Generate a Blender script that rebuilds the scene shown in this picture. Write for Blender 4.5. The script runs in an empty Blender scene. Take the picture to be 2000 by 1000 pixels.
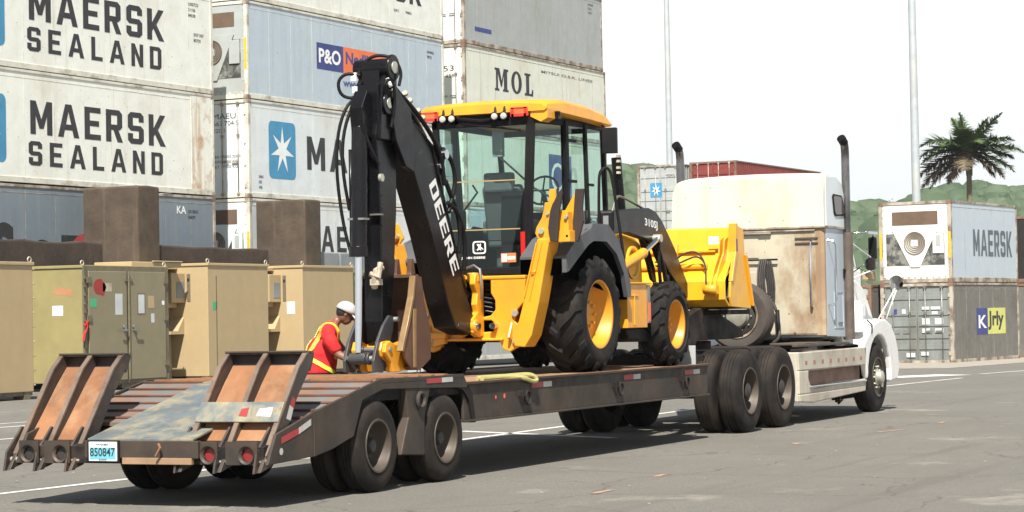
import bpy, bmesh, math, random
from mathutils import Vector, Matrix
R_ = math.radians
random.seed(7)
SC = bpy.context.scene
COL = SC.collection
# ------------------------------------------------------------------ camera, sky, sun, exposure
CAM = Vector((-19.383, -9.767, 1.522))
PT, RO, PS = R_(1.49992), R_(1.08864), R_(25.03148)
fwd = Vector((math.cos(PS)*math.cos(PT), math.sin(PS)*math.cos(PT), math.sin(PT)))
rt0 = Vector((math.sin(PS), -math.cos(PS), 0)); up0 = rt0.cross(fwd)
rt = math.cos(RO)*rt0 - math.sin(RO)*up0
up = math.sin(RO)*rt0 + math.cos(RO)*up0
cd = bpy.data.cameras.new("camera"); cam = bpy.data.objects.new("camera", cd); COL.objects.link(cam)
M = Matrix.Identity(4)
for i in range(3):
    M[i][0] = rt[i]; M[i][1] = up[i]; M[i][2] = -fwd[i]; M[i][3] = CAM[i]
cam.matrix_world = M
cd.sensor_width = 36; cd.sensor_fit = 'HORIZONTAL'; cd.lens = 4538.6*36/2000
cd.clip_start = 0.5; cd.clip_end = 5000
SC.camera = cam
W = bpy.data.worlds.new("World"); SC.world = W; W.use_nodes = True
nt = W.node_tree; bg = nt.nodes['Background']
SUN = Vector((-0.72, -0.28, 1.0)).normalized()
sky = nt.nodes.new('ShaderNodeTexSky'); sky.sky_type = 'NISHITA'; sky.sun_disc = False
sky.sun_elevation = math.asin(SUN.z)
sky.sun_rotation = math.atan2(SUN.x, SUN.y)
sky.air_density = 1.6; sky.dust_density = 6.0; sky.ozone_density = 1.0
# milky tropical haze: the sky is nearly white in every direction
hs = nt.nodes.new('ShaderNodeHueSaturation'); hs.inputs['Saturation'].default_value = 0.28
mx = nt.nodes.new('ShaderNodeMix'); mx.data_type = 'RGBA'; mx.inputs[0].default_value = 0.5
mx.inputs[7].default_value = (10.5, 10.9, 11.2, 1)
nt.links.new(sky.outputs[0], hs.inputs['Color']); nt.links.new(hs.outputs[0], mx.inputs[6])
# hazy tropical sky: whitest near the horizon, dimmer and bluer towards the zenith
tcw = nt.nodes.new('ShaderNodeTexCoord'); sx = nt.nodes.new('ShaderNodeSeparateXYZ'); nt.links.new(tcw.outputs['Generated'], sx.inputs[0])
rw = nt.nodes.new('ShaderNodeValToRGB'); rw.color_ramp.interpolation = 'EASE'; e = rw.color_ramp.elements
e[0].position = .19; e[0].color = (1.0, 1.0, 1.0, 1); e[1].position = .34; e[1].color = (.22, .25, .30, 1)
nt.links.new(sx.outputs['Z'], rw.inputs[0])
mw = nt.nodes.new('ShaderNodeMix'); mw.data_type = 'RGBA'; mw.blend_type = 'MULTIPLY'; mw.inputs[0].default_value = 1.0
nt.links.new(mx.outputs[2], mw.inputs[6]); nt.links.new(rw.outputs[0], mw.inputs[7])
nt.links.new(mw.outputs[2], bg.inputs[0]); bg.inputs[1].default_value = 0.082
sl = bpy.data.lights.new("sun", 'SUN'); sl.energy = 4.4; sl.angle = R_(0.6); sl.color = (1.0, 0.945, 0.86)
so = bpy.data.objects.new("sun", sl); COL.objects.link(so)
so.rotation_euler = SUN.to_track_quat('Z', 'Y').to_euler(); so.location = (0, 0, 30)
SC.view_settings.view_transform = 'Standard'; SC.view_settings.look = 'None'
SC.view_settings.gamma = 1; SC.view_settings.exposure = 1.04; SC.view_settings.use_curve_mapping = False

# ------------------------------------------------------------------ materials
def newmat(name):
    m = bpy.data.materials.new(name); m.use_nodes = True
    return m, m.node_tree, m.node_tree.nodes['Principled BSDF']
def N(t, k, **kw):
    n = t.nodes.new(k)
    for a, b in kw.items():
        if a.startswith('i_'): n.inputs[a[2:].replace('_', ' ')].default_value = b
        else: setattr(n, a, b)
    return n
def ramp(t, fac, p0, p1, c0=(0, 0, 0, 1), c1=(1, 1, 1, 1)):
    r = t.nodes.new('ShaderNodeValToRGB'); e = r.color_ramp.elements
    e[0].position = p0; e[1].position = p1; e[0].color = c0; e[1].color = c1
    t.links.new(fac, r.inputs[0]); return r.outputs[0]
def mixc(t, fac, a, b):
    m = t.nodes.new('ShaderNodeMix'); m.data_type = 'RGBA'
    if isinstance(fac, float): m.inputs[0].default_value = fac
    else: t.links.new(fac, m.inputs[0])
    for s, v in ((6, a), (7, b)):
        if isinstance(v, tuple): m.inputs[s].default_value = (*v, 1) if len(v) == 3 else v
        else: t.links.new(v, m.inputs[s])
    return m.outputs[2]
def noise(t, scale, det=4, rough=.6, stretch=None, off=0.0):
    tc = t.nodes.new('ShaderNodeTexCoord'); mp = t.nodes.new('ShaderNodeMapping')
    mp.inputs['Scale'].default_value = stretch or (1, 1, 1); mp.inputs['Location'].default_value = (off, off*1.3, off*.7)
    t.links.new(tc.outputs['Object'], mp.inputs[0])
    n = t.nodes.new('ShaderNodeTexNoise'); n.inputs['Scale'].default_value = scale
    n.inputs['Detail'].default_value = det; n.inputs['Roughness'].default_value = rough
    t.links.new(mp.outputs[0], n.inputs['Vector']); return n.outputs['Fac']
def paint(name, col, rough=.5, metal=0.0, var=.12, dirt=None, damt=.5, dsc=1.5, dth=(.5, .7), streak=None, sth=(.55, .75), ssc=1.0, bump=.0, bsc=20, coat=0.0, speck=None):
    """Painted / bare surface: mottled colour, blotchy dirt or rust, vertical run streaks, fine bump."""
    m, t, b = newmat(name)
    dk = tuple(max(0, c*(1-var)) for c in col); lt = tuple(min(1, c*(1+var*.6)) for c in col)
    c = mixc(t, ramp(t, noise(t, 2.3, 5), .3, .7), dk, lt)
    if dirt:
        f = ramp(t, noise(t, dsc, 8, .65, off=3.1), dth[0], dth[1])
        k = t.nodes.new('ShaderNodeMath'); k.operation = 'MULTIPLY'; k.inputs[1].default_value = damt
        t.links.new(f, k.inputs[0]); c = mixc(t, k.outputs[0], c, dirt)
    if streak:
        f = ramp(t, noise(t, ssc, 6, .6, (4.0, 4.0, .25), 7.7), sth[0], sth[1])
        k = t.nodes.new('ShaderNodeMath'); k.operation = 'MULTIPLY'; k.inputs[1].default_value = .6
        t.links.new(f, k.inputs[0]); c = mixc(t, k.outputs[0], c, streak)
    if speck:
        f = ramp(t, noise(t, 14, 2, .5, off=1.7), .70, .74)
        c = mixc(t, f, c, speck)
    t.links.new(c, b.inputs['Base Color'])
    rr = ramp(t, noise(t, 5, 4, off=9.), .3, .7, (rough*.8,)*3+(1,), (min(1, rough*1.2),)*3+(1,))
    t.links.new(rr, b.inputs['Roughness'])
    b.inputs['Metallic'].default_value = metal
    if coat: b.inputs['Coat Weight'].default_value = coat; b.inputs['Coat Roughness'].default_value = .15
    if bump:
        bn = t.nodes.new('ShaderNodeBump'); bn.inputs['Strength'].default_value = bump; bn.inputs['Distance'].default_value = .02
        t.links.new(noise(t, bsc, 5), bn.inputs['Height']); t.links.new(bn.outputs[0], b.inputs['Normal'])
    return m
RUST = (.16, .065, .03); DIRT = (.20, .17, .13)
def box_white(name, col, rusty=.4, sth=(.56, .80), streak=(.42, .38, .30)):
    return paint(name, col, .55, var=.07, dirt=(.50, .44, .33), damt=.6, dsc=.45, dth=(.5, .78), streak=streak, sth=sth, ssc=.9, bump=.5, bsc=1.1, speck=(.40, .33, .24))
MT = {}
MT['white_a'] = box_white('container_white', (.74, .76, .70))
MT['white_b'] = box_white('container_white_b', (.62, .67, .68))
MT['white_c'] = box_white('container_cream', (.66, .68, .58), streak=(.35, .31, .2))
MT['pale_blue'] = paint('container_pale_blue', (.42, .50, .56), .5, var=.05, dirt=(.5, .55, .56), damt=.5, dsc=.5, streak=(.33, .38, .41), sth=(.5, .78), bump=.5, bsc=1.1, speck=(.30, .28, .25))
MT['grey_c'] = paint('container_grey', (.36, .385, .375), .6, var=.05, dirt=(.27, .27, .24), damt=.5, dsc=.6, streak=(.27, .27, .25), sth=(.5, .8), ssc=1.2, bump=.05, bsc=1)
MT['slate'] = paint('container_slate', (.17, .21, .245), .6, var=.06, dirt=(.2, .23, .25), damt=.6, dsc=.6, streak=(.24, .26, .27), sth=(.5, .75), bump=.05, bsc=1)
MT['grey_d'] = paint('container_dark_grey', (.15, .145, .13), .65, var=.12, dirt=(.08, .07, .06), damt=.7, dsc=.8, streak=(.20, .18, .15), sth=(.48, .72), ssc=1.3, bump=.08, bsc=2)
MT['grey_door'] = paint('container_door_grey', (.20, .22, .21), .6, dirt=(.1, .09, .08), damt=.5, dsc=1.2, streak=(.13, .12, .1), sth=(.5, .7), bump=.05, bsc=3)
MT['red_c'] = paint('container_red', (.20, .035, .028), .6, dirt=(.12, .02, .02), damt=.5, dsc=1)
MT['rail'] = paint('weathered_rail', (.42, .38, .31), .65, dirt=(.13, .085, .055), damt=.9, dsc=2.2, dth=(.42, .6), bump=.1, bsc=6)
MT['rail_w'] = paint('weathered_white_rail', (.62, .61, .53), .65, dirt=(.2, .14, .09), damt=.8, dsc=1.7, dth=(.5, .68), bump=.1, bsc=6)
MT['rust_post'] = paint('rusty_post', (.20, .12, .085), .75, dirt=(.1, .05, .03), damt=.8, dsc=3, bump=.1, bsc=9)
MT['gap'] = paint('dark_gap', (.02, .018, .016), .9)
MT['steel'] = paint('dull_steel', (.30, .30, .29), .45, .7, dirt=(.15, .1, .07), damt=.6, dsc=4)
MT['chrome'] = paint('bright_steel', (.62, .63, .65), .18, 1.0, var=.05)
MT['text_dark'] = paint('lettering_black', (.028, .028, .032), .6, dirt=(.2, .2, .19), damt=.35, dsc=2.5, dth=(.6, .75))
MT['text_grey'] = paint('lettering_grey', (.10, .12, .13), .6)
MT['text_white'] = paint('lettering_white', (.80, .81, .80), .5, var=.04)
MT['text_blue'] = paint('lettering_blue', (.035, .05, .22), .5)
MT['logo_blue'] = paint('logo_blue', (.045, .24, .42), .5, var=.1, dirt=(.1, .3, .45), damt=.4, dsc=2)
MT['logo_star'] = paint('logo_star_white', (.72, .76, .74), .5)
MT['navy'] = paint('navy_panel', (.03, .045, .20), .5)
MT['orange_p'] = paint('orange_panel', (.75, .17, .05), .5)
MT['tan'] = paint('shelter_tan', (.41, .31, .17), .6, var=.05, dirt=(.35, .275, .16), damt=.35, dsc=.8, streak=(.32, .26, .17), sth=(.55, .8), bump=.03, bsc=2)
MT['olive'] = paint('shelter_olive', (.30, .26, .115), .6, var=.08, dirt=(.22, .19, .09), damt=.6, dsc=.7, dth=(.4, .7), bump=.03, bsc=2)
MT['olive_d'] = paint('shelter_door_olive', (.225, .195, .12), .6, var=.07, dirt=(.2, .17, .12), damt=.6, dsc=.9, bump=.03, bsc=3)
MT['olive_f'] = paint('shelter_frame', (.15, .13, .08), .6, dirt=(.07, .05, .03), damt=.6, dsc=4)
MT['concrete'] = paint('stained_concrete', (.085, .062, .042), .9, var=.2, dirt=(.045, .033, .024), damt=.9, dsc=1.4, dth=(.4, .65), streak=(.20, .15, .10), sth=(.6, .85), ssc=1.1, bump=.5, bsc=9)
MT['concrete_l'] = paint('stained_concrete_low', (.055, .04, .03), .9, var=.25, dirt=(.03, .02, .018), damt=.9, dsc=1.2, dth=(.4, .65), streak=(.09, .06, .05), sth=(.55, .8), ssc=1.1, bump=.5, bsc=9)
MT['yellow'] = paint('machine_yellow', (.76, .34, .016), .40, var=.08, dirt=(.42, .20, .045), damt=.45, dsc=2.6, dth=(.48, .72), streak=(.60, .27, .03), sth=(.5, .8), ssc=2.0, coat=.2, bump=.02, bsc=6)
MT['yellow_b'] = paint('loader_yellow', (.78, .40, .015), .38, var=.08, dirt=(.50, .25, .04), damt=.5, dsc=2.4, dth=(.48, .7), streak=(.62, .32, .03), sth=(.5, .78), ssc=2.2, coat=.2, bump=.02, bsc=6)
MT['black'] = paint('machine_black', (.0055, .0055, .007), .30, var=.2, dirt=(.022, .019, .017), damt=.45, dsc=3, coat=.2)
MT['black_m'] = paint('matt_black', (.007, .007, .008), .55, var=.2, dirt=(.02, .018, .015), damt=.4, dsc=3)
MT['fender'] = paint('grey_plastic', (.085, .088, .095), .5, var=.08, dirt=(.13, .12, .11), damt=.4, dsc=3)
MT['rubber'] = paint('tyre_rubber', (.012, .0115, .0115), .75, var=.2, dirt=(.045, .036, .029), damt=.6, dsc=4, dth=(.45, .7), bump=.1, bsc=25)
MT['rubber_d'] = paint('dusty_tyre_rubber', (.015, .0135, .013), .8, var=.2, dirt=(.046, .035, .027), damt=.7, dsc=3, dth=(.42, .65), bump=.1, bsc=25)
MT['rim_d'] = paint('dirty_rim', (.085, .068, .052), .6, .2, dirt=(.06, .045, .035), damt=.8, dsc=5, bump=.1, bsc=15)
MT['rim_w'] = paint('worn_pale_rim', (.50, .44, .34), .55, .2, dirt=(.2, .14, .1), damt=.7, dsc=5)
MT['hub_d'] = paint('greasy_hub', (.03, .026, .024), .6)
MT['bucket_rust'] = paint('worn_bucket_steel', (.105, .052, .034), .6, .3, dirt=(.24, .155, .075), damt=.5, dsc=2.5, dth=(.5, .75), bump=.1, bsc=12)
MT['trailer'] = paint('trailer_grime', (.042, .035, .029), .65, var=.25, dirt=(.085, .057, .039), damt=.7, dsc=1.7, dth=(.45, .7), streak=(.085, .055, .038), sth=(.55, .8), bump=.15, bsc=12)
MT['trailer_d'] = paint('trailer_dark', (.016, .014, .014), .7, var=.3, dirt=(.09, .065, .05), damt=.6, dsc=2, bump=.1, bsc=9)
MT['plate_blue'] = paint('worn_blue_grey_plate', (.135, .16, .17), .55, .15, var=.2, dirt=(.34, .29, .17), damt=.85, dsc=3.2, dth=(.44, .64), streak=(.08, .06, .05), ssc=2.5, bump=.15, bsc=10, speck=(.3, .13, .06))
MT['slats'] = paint('worn_slat_plate', (.15, .155, .155), .6, .1, var=.2, dirt=(.24, .13, .075), damt=.9, dsc=3.5, dth=(.42, .62), bump=.15, bsc=12)
MT['rust'] = paint('bright_rust', (.25, .115, .052), .85, var=.35, dirt=(.33, .20, .11), damt=.7, dsc=2.5, bump=.2, bsc=18)
MT['rust_d'] = paint('dark_rust', (.12, .052, .03), .85, var=.25, dirt=(.05, .03, .02), damt=.7, dsc=4, bump=.2, bsc=18)
MT['ramp_edge'] = paint('ramp_rail_steel', (.055, .045, .040), .6, .2, var=.25, dirt=(.14, .085, .055), damt=.7, dsc=4, bump=.1, bsc=15)
MT['deck'] = paint('timber_deck', (.30, .19, .11), .8, var=.25, dirt=(.14, .08, .05), damt=.8, dsc=3, bump=.2, bsc=10)
MT['truck_rear'] = paint('truck_dusty_tan', (.45, .41, .31), .5, var=.08, dirt=(.29, .20, .12), damt=.7, dsc=1.3, dth=(.52, .76), streak=(.52, .48, .37), sth=(.45, .75), bump=.03, bsc=3, speck=(.12, .08, .05))
_m = MT['truck_rear']; _t = _m.node_tree; _b = _t.nodes['Principled BSDF']; _old = _b.inputs['Base Color'].links[0].from_socket
_tc = _t.nodes.new('ShaderNodeTexCoord'); _sx = _t.nodes.new('ShaderNodeSeparateXYZ'); _t.links.new(_tc.outputs['Object'], _sx.inputs[0])
_mr = _t.nodes.new('ShaderNodeMapRange'); _mr.inputs[1].default_value = -.15; _mr.inputs[2].default_value = -.85; _mr.inputs[3].default_value = 0; _mr.inputs[4].default_value = .36; _t.links.new(_sx.outputs['Y'], _mr.inputs[0])
_ad = _t.nodes.new('ShaderNodeMath'); _ad.operation = 'ADD'; _t.links.new(_mr.outputs[0], _ad.inputs[0]); _t.links.new(noise(_t, 2.2, 8, .65, (1, 1.6, .8), 4.4), _ad.inputs[1])
_t.links.new(mixc(_t, ramp(_t, _ad.outputs[0], .66, 1.05), _old, (.235, .135, .065)), _b.inputs['Base Color'])
MT['truck_cap'] = paint('truck_cream_cap', (.64, .61, .49), .4, var=.04, dirt=(.55, .46, .27), damt=.75, dsc=.9, dth=(.48, .72), streak=(.60, .50, .28), sth=(.5, .72), ssc=.8, coat=.1, speck=(.30, .24, .16))
MT['truck_side'] = paint('truck_pale_blue', (.40, .47, .53), .35, var=.04, dirt=(.5, .52, .5), damt=.4, dsc=1.5, coat=.3)
MT['truck_white'] = paint('truck_white', (.80, .80, .78), .3, var=.03, dirt=(.6, .58, .5), damt=.4, dsc=2, coat=.4)
MT['skirt'] = paint('skirt_ivory', (.50, .46, .38), .45, var=.08, dirt=(.26, .2, .14), damt=.8, dsc=1.6, dth=(.45, .7), streak=(.36, .3, .22), coat=.1)
MT['red_l'] = paint('red_lens', (.55, .02, .015), .25, coat=.4)
MT['orange_l'] = paint('orange_lens', (.80, .13, .02), .25, coat=.4)
MT['reflect_r'] = paint('red_reflective_tape', (.35, .03, .03), .5, dirt=(.12, .06, .05), damt=.6, dsc=6)
MT['reflect_w'] = paint('white_reflective_tape', (.48, .47, .44), .5, dirt=(.2, .17, .15), damt=.6, dsc=6)
MT['lamp_glass'] = paint('lamp_glass', (.45, .45, .42), .15, coat=.6)
MT['bolt'] = paint('pale_bolt', (.50, .50, .42), .35, .5)
MT['vest_y'] = paint('vest_tape', (.75, .85, .08), .5)
MT['vest_o'] = paint('vest_orange', (.85, .35, .05), .6)
MT['shirt'] = paint('red_shirt', (.62, .016, .018), .85, var=.15)
MT['skin'] = paint('skin', (.20, .095, .06), .5)
MT['hair'] = paint('black_hair', (.012, .01, .01), .7)
MT['cap'] = paint('white_cap', (.46, .45, .45), .8, var=.05)
MT['jeans'] = paint('blue_trousers', (.03, .045, .09), .9)
MT['shoe'] = paint('work_shoe', (.03, .02, .015), .7)
MT['sealine'] = paint('line_paint', (.62, .62, .60), .75, var=.08, dirt=(.33, .31, .28), damt=.7, dsc=1.8, dth=(.5, .68))
MT['orange_mark'] = paint('orange_survey_paint', (.36, .20, .125), .85, dirt=(.30, .23, .19), damt=.9, dsc=9, dth=(.42, .55))
MT['pole'] = paint('galvanised_pole', (.42, .46, .48), .5, .2, dirt=(.55, .5, .35), damt=.3, dsc=.4)
MT['yellow_tape'] = paint('yellow_stripe', (.75, .42, .02), .6)
MT['green'] = paint('green_sticker', (.05, .42, .19), .6)
MT['red_mark'] = paint('red_spray', (.30, .035, .025), .8)
MT['pink_mark'] = paint('faded_red_spray', (.42, .20, .10), .8)
MT['paper'] = paint('paper_notice', (.52, .55, .55), .7)
MT['yel_panel'] = paint('yellow_panel', (.58, .58, .16), .6)
MT['teal'] = paint('plate_teal', (.12, .45, .55), .5)
MT['seatcloth'] = paint('cab_seat', (.09, .09, .095), .7)
MT['strap'] = paint('yellow_strap', (.36, .33, .12), .8)
MT['cone'] = paint('cone_orange', (.75, .12, .05), .6)
MT['wood'] = paint('pale_plank', (.38, .27, .15), .8)
MT['trunk'] = paint('palm_trunk', (.16, .13, .09), .9, bump=.4, bsc=6)
for k_, v_ in (('black', .22), ('black_m', .2), ('rubber', .2), ('rubber_d', .2), ('trailer', .3), ('trailer_d', .2), ('fender', .35)):
    MT[k_].node_tree.nodes['Principled BSDF'].inputs['Specular IOR Level'].default_value = v_
MT['black'].node_tree.nodes['Principled BSDF'].inputs['Coat Weight'].default_value = .04
# glass
m, t, b = newmat('tinted_cab_glass')
b.inputs['Base Color'].default_value = (.55, .85, .80, 1); b.inputs['Roughness'].default_value = .02
tr = t.nodes.new('ShaderNodeBsdfTransparent'); tr.inputs[0].default_value = (.86, .945, .93, 1)
gl = t.nodes.new('ShaderNodeBsdfGlossy'); gl.inputs['Roughness'].default_value = .03; gl.inputs[0].default_value = (.85, .95, .95, 1)
fr = t.nodes.new('ShaderNodeFresnel'); fr.inputs[0].default_value = 1.5
ms = t.nodes.new('ShaderNodeMixShader'); bf = t.nodes.new('ShaderNodeNewGeometry'); iv = t.nodes.new('ShaderNodeMath'); iv.operation = 'SUBTRACT'; iv.inputs[0].default_value = 1.0; t.links.new(bf.outputs['Backfacing'], iv.inputs[1]); ml = t.nodes.new('ShaderNodeMath'); ml.operation = 'MULTIPLY'; t.links.new(iv.outputs[0], ml.inputs[0]); t.links.new(fr.outputs[0], ml.inputs[1]); t.links.new(ml.outputs[0], ms.inputs[0]); t.links.new(tr.outputs[0], ms.inputs[1]); t.links.new(gl.outputs[0], ms.inputs[2])
t.links.new(ms.outputs[0], t.nodes['Material Output'].inputs[0]); MT['glass'] = m
m, t, b = newmat('dark_glass'); b.inputs['Base Color'].default_value = (.07, .05, .045, 1); b.inputs['Roughness'].default_value = .08; MT['dglass'] = m
m, t, b = newmat('mirror_glass'); b.inputs['Base Color'].default_value = (.6, .6, .6, 1); b.inputs['Metallic'].default_value = 1; b.inputs['Roughness'].default_value = .05; MT['mirror'] = m
# asphalt
m, t, b = newmat('worn_asphalt')
c = mixc(t, ramp(t, noise(t, .35, 6, .6), .35, .65), (.148, .140, .120), (.190, .180, .156))
c = mixc(t, ramp(t, noise(t, 40, 3, .7), .35, .62), (.105, .098, .085), c)
c = mixc(t, ramp(t, noise(t, 9, 5, .7, (1, 1, 1), 2.), .50, .72), c, (.118, .110, .096))
c = mixc(t, ramp(t, noise(t, 1.0, 5, .6, (.10, 2.4, 1), 41.), .56, .68), c, (.115, .107, .093))
c = mixc(t, ramp(t, noise(t, 1.1, 8, .7, (1, .35, 1), 5.), .60, .78), c, (.12, .105, .09))
c = mixc(t, ramp(t, noise(t, .9, 9, .72, (.35, 1.6, 1), 11.), .52, .72), c, (.125, .118, .10))
c = mixc(t, ramp(t, noise(t, .45, 7, .7, (1, 1, 1), 21.), .60, .70), c, (.235, .222, .190))
c = mixc(t, ramp(t, noise(t, 5.5, 3, .5, (.6, 1, 1), 31.), .735, .76), c, (.05, .045, .04))
ck = t.nodes.new('ShaderNodeTexVoronoi'); ck.feature = 'DISTANCE_TO_EDGE'; ck.inputs['Scale'].default_value = .33
tk = t.nodes.new('ShaderNodeTexCoord'); wn = t.nodes.new('ShaderNodeTexNoise'); wn.inputs['Scale'].default_value = 1.3; wn.inputs['Detail'].default_value = 6
vm = t.nodes.new('ShaderNodeVectorMath'); vm.operation = 'MULTIPLY_ADD'; vm.inputs[1].default_value = (.9, .9, 0)
t.links.new(tk.outputs['Object'], wn.inputs['Vector']); t.links.new(wn.outputs['Color'], vm.inputs[0]); t.links.new(tk.outputs['Object'], vm.inputs[2]); t.links.new(vm.outputs[0], ck.inputs['Vector'])
c = mixc(t, ramp(t, ck.outputs['Distance'], .002, .006), (.085, .078, .066), c)
vo = t.nodes.new('ShaderNodeTexVoronoi'); vo.inputs['Scale'].default_value = 28
tc = t.nodes.new('ShaderNodeTexCoord'); t.links.new(tc.outputs['Object'], vo.inputs['Vector'])
c = mixc(t, ramp(t, vo.outputs['Distance'], .06, .16), (.34, .33, .30), c)
t.links.new(c, b.inputs['Base Color']); b.inputs['Roughness'].default_value = .9
bn = t.nodes.new('ShaderNodeBump'); bn.inputs['Strength'].default_value = .5; bn.inputs['Distance'].default_value = .01
t.links.new(noise(t, 60, 4, .7), bn.inputs['Height']); t.links.new(bn.outputs[0], b.inputs['Normal']); MT['asphalt'] = m
# foliage
def leafmat(name, a, bcol):
    m, t, b = newmat(name)
    g = t.nodes.new('ShaderNodeNewGeometry')
    c = mixc(t, g.outputs['Random Per Island'], a, bcol)
    t.links.new(c, b.inputs['Base Color']); b.inputs['Roughness'].default_value = .7
    return m
MT['leaf_far'] = leafmat('far_canopy', (.040, .068, .034), (.066, .100, .050))
MT['palm_g'] = leafmat('palm_frond', (.045, .095, .028), (.11, .15, .05))
MT['palm_b'] = leafmat('dry_palm_frond', (.06, .05, .03), (.17, .12, .07))
MT['hill'] = paint('hill_ground', (.07, .11, .045), .9, dirt=(.12, .12, .06), damt=.6, dsc=.05)

# ------------------------------------------------------------------ mesh helpers
class Thing:
    def __init__(s, name, label, cat, loc=(0, 0, 0), rz=0.0, group=None, kind=None):
        o = bpy.data.objects.new(name, None); COL.objects.link(o)
        o.location = loc; o.rotation_euler = (0, 0, rz); o.empty_display_size = .2
        if label: o['label'] = label
        if cat: o['category'] = cat
        if group: o['group'] = group
        if kind: o['kind'] = kind
        s.o = o; s.loc = Vector(loc); s.rz = rz; s.local = False
class MB:
    def __init__(s): s.v = []; s.f = []; s.sm = []
    def add(s, vs, fs, sm=False):
        n = len(s.v); s.v += [tuple(v) for v in vs]
        for f in fs: s.f.append([i+n for i in f]); s.sm.append(sm)
        return s
    def box(s, a, b):
        x0, y0, z0 = [min(a[i], b[i]) for i in range(3)]; x1, y1, z1 = [max(a[i], b[i]) for i in range(3)]
        return s.add([(x0, y0, z0), (x1, y0, z0), (x1, y1, z0), (x0, y1, z0), (x0, y0, z1), (x1, y0, z1), (x1, y1, z1), (x0, y1, z1)],
                     [(0, 3, 2, 1), (4, 5, 6, 7), (0, 1, 5, 4), (1, 2, 6, 5), (2, 3, 7, 6), (3, 0, 4, 7)])
    def obox(s, c, ux, uy, uz, hx, hy, hz):
        c = Vector(c); ux = Vector(ux).normalized()*hx; uy = Vector(uy).normalized()*hy; uz = Vector(uz).normalized()*hz
        vs = [c+a*ux+b*uy+d*uz for d in (-1, 1) for a, b in ((-1, -1), (1, -1), (1, 1), (-1, 1))]
        return s.add(vs, [(0, 3, 2, 1), (4, 5, 6, 7), (0, 1, 5, 4), (1, 2, 6, 5), (2, 3, 7, 6), (3, 0, 4, 7)])
    def prism(s, poly, ax, a, b, sm=False):
        def P(p, t):
            if ax == 'y': return (p[0], t, p[1])
            if ax == 'x': return (t, p[0], p[1])
            return (p[0], p[1], t)
        n = len(poly); vs = [P(p, a) for p in poly]+[P(p, b) for p in poly]
        s.add(vs, [list(range(n)), list(range(2*n-1, n-1, -1))])
        s.add(vs, [[i, (i+1) % n, n+(i+1) % n, n+i] for i in range(n)], sm)
        return s
    def ring(s, outer, inner, ax, a, b):
        """plate with one hole; outer and inner have the same number of points"""
        def P(p, t):
            if ax == 'y': return (p[0], t, p[1])
            if ax == 'x': return (t, p[0], p[1])
            return (p[0], p[1], t)
        n = len(outer); vs = [P(p, a) for p in outer]+[P(p, a) for p in inner]+[P(p, b) for p in outer]+[P(p, b) for p in inner]
        fs = []
        for i in range(n):
            j = (i+1) % n
            fs += [[i, j, n+j, n+i], [2*n+i, 3*n+i, 3*n+j, 2*n+j], [i, 2*n+i, 2*n+j, j], [n+i, n+j, 3*n+j, 3*n+i]]
        return s.add(vs, fs)
    def cyl(s, p0, p1, r0, r1=None, n=14, caps=True):
        r1 = r0 if r1 is None else r1
        p0 = Vector(p0); p1 = Vector(p1); d = (p1-p0).normalized()
        a = d.orthogonal().normalized(); b = d.cross(a)
        vs = []
        for p, r in ((p0, r0), (p1, r1)):
            for k in range(n):
                t = 2*math.pi*k/n; vs.append(p+a*(r*math.cos(t))+b*(r*math.sin(t)))
        s.add(vs, [[k, (k+1) % n, n+(k+1) % n, n+k] for k in range(n)], True)
        if caps: s.add(vs, [list(range(n)), list(range(2*n-1, n-1, -1))])
        return s
    def tube(s, pts, r, n=8, caps=True, smooth_path=0):
        pts = [Vector(p) for p in pts]
        for _ in range(smooth_path):
            q = [pts[0]]
            for i in range(len(pts)-1):
                q += [pts[i]*.75+pts[i+1]*.25, pts[i]*.25+pts[i+1]*.75]
            q.append(pts[-1]); pts = q
        m = len(pts); vs = []; nrm = None
        for i, p in enumerate(pts):
            d = (pts[min(i+1, m-1)]-pts[max(i-1, 0)]).normalized()
            if nrm is None: nrm = d.orthogonal().normalized()
            else:
                nrm = (nrm-d*nrm.dot(d))
                nrm = nrm.normalized() if nrm.length > 1e-6 else d.orthogonal().normalized()
            b = d.cross(nrm); rr = r[i*len(r)//m] if isinstance(r, (list, tuple)) else r
            for k in range(n):
                t = 2*math.pi*k/n; vs.append(p+nrm*(rr*math.cos(t))+b*(rr*math.sin(t)))
        fs = []
        for i in range(m-1):
            for k in range(n): fs.append([i*n+k, i*n+(k+1) % n, (i+1)*n+(k+1) % n, (i+1)*n+k])
        s.add(vs, fs, True)
        if caps: s.add(vs[:n], [list(range(n))]); s.add(vs[-n:], [list(range(n-1, -1, -1))])
        return s
    def lathe(s, prof, c, ax='y', n=32, closed=False):
        """prof: (radius, offset along axis)"""
        vs = []; m = len(prof)
        for r, h in prof:
            for k in range(n):
                t = 2*math.pi*k/n; a = r*math.cos(t); b = r*math.sin(t)
                vs.append((c[0]+a, c[1]+h, c[2]+b) if ax == 'y' else ((c[0]+h, c[1]+a, c[2]+b) if ax == 'x' else (c[0]+a, c[1]+b, c[2]+h)))
        fs = []
        for i in range(m if closed else m-1):
            j = (i+1) % m
            for k in range(n): fs.append([i*n+k, i*n+(k+1) % n, j*n+(k+1) % n, j*n+k])
        return s.add(vs, fs, True)
    def disc(s, c, r, ax='y', n=20):
        vs = []
        for k in range(n):
            t = 2*math.pi*k/n; a = r*math.cos(t); b = r*math.sin(t)
            vs.append((c[0]+a, c[1], c[2]+b) if ax == 'y' else ((c[0], c[1]+a, c[2]+b) if ax == 'x' else (c[0]+a, c[1]+b, c[2])))
        return s.add(vs, [list(range(n))])
    def quad(s, *p): return s.add(p, [list(range(len(p)))])
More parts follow.
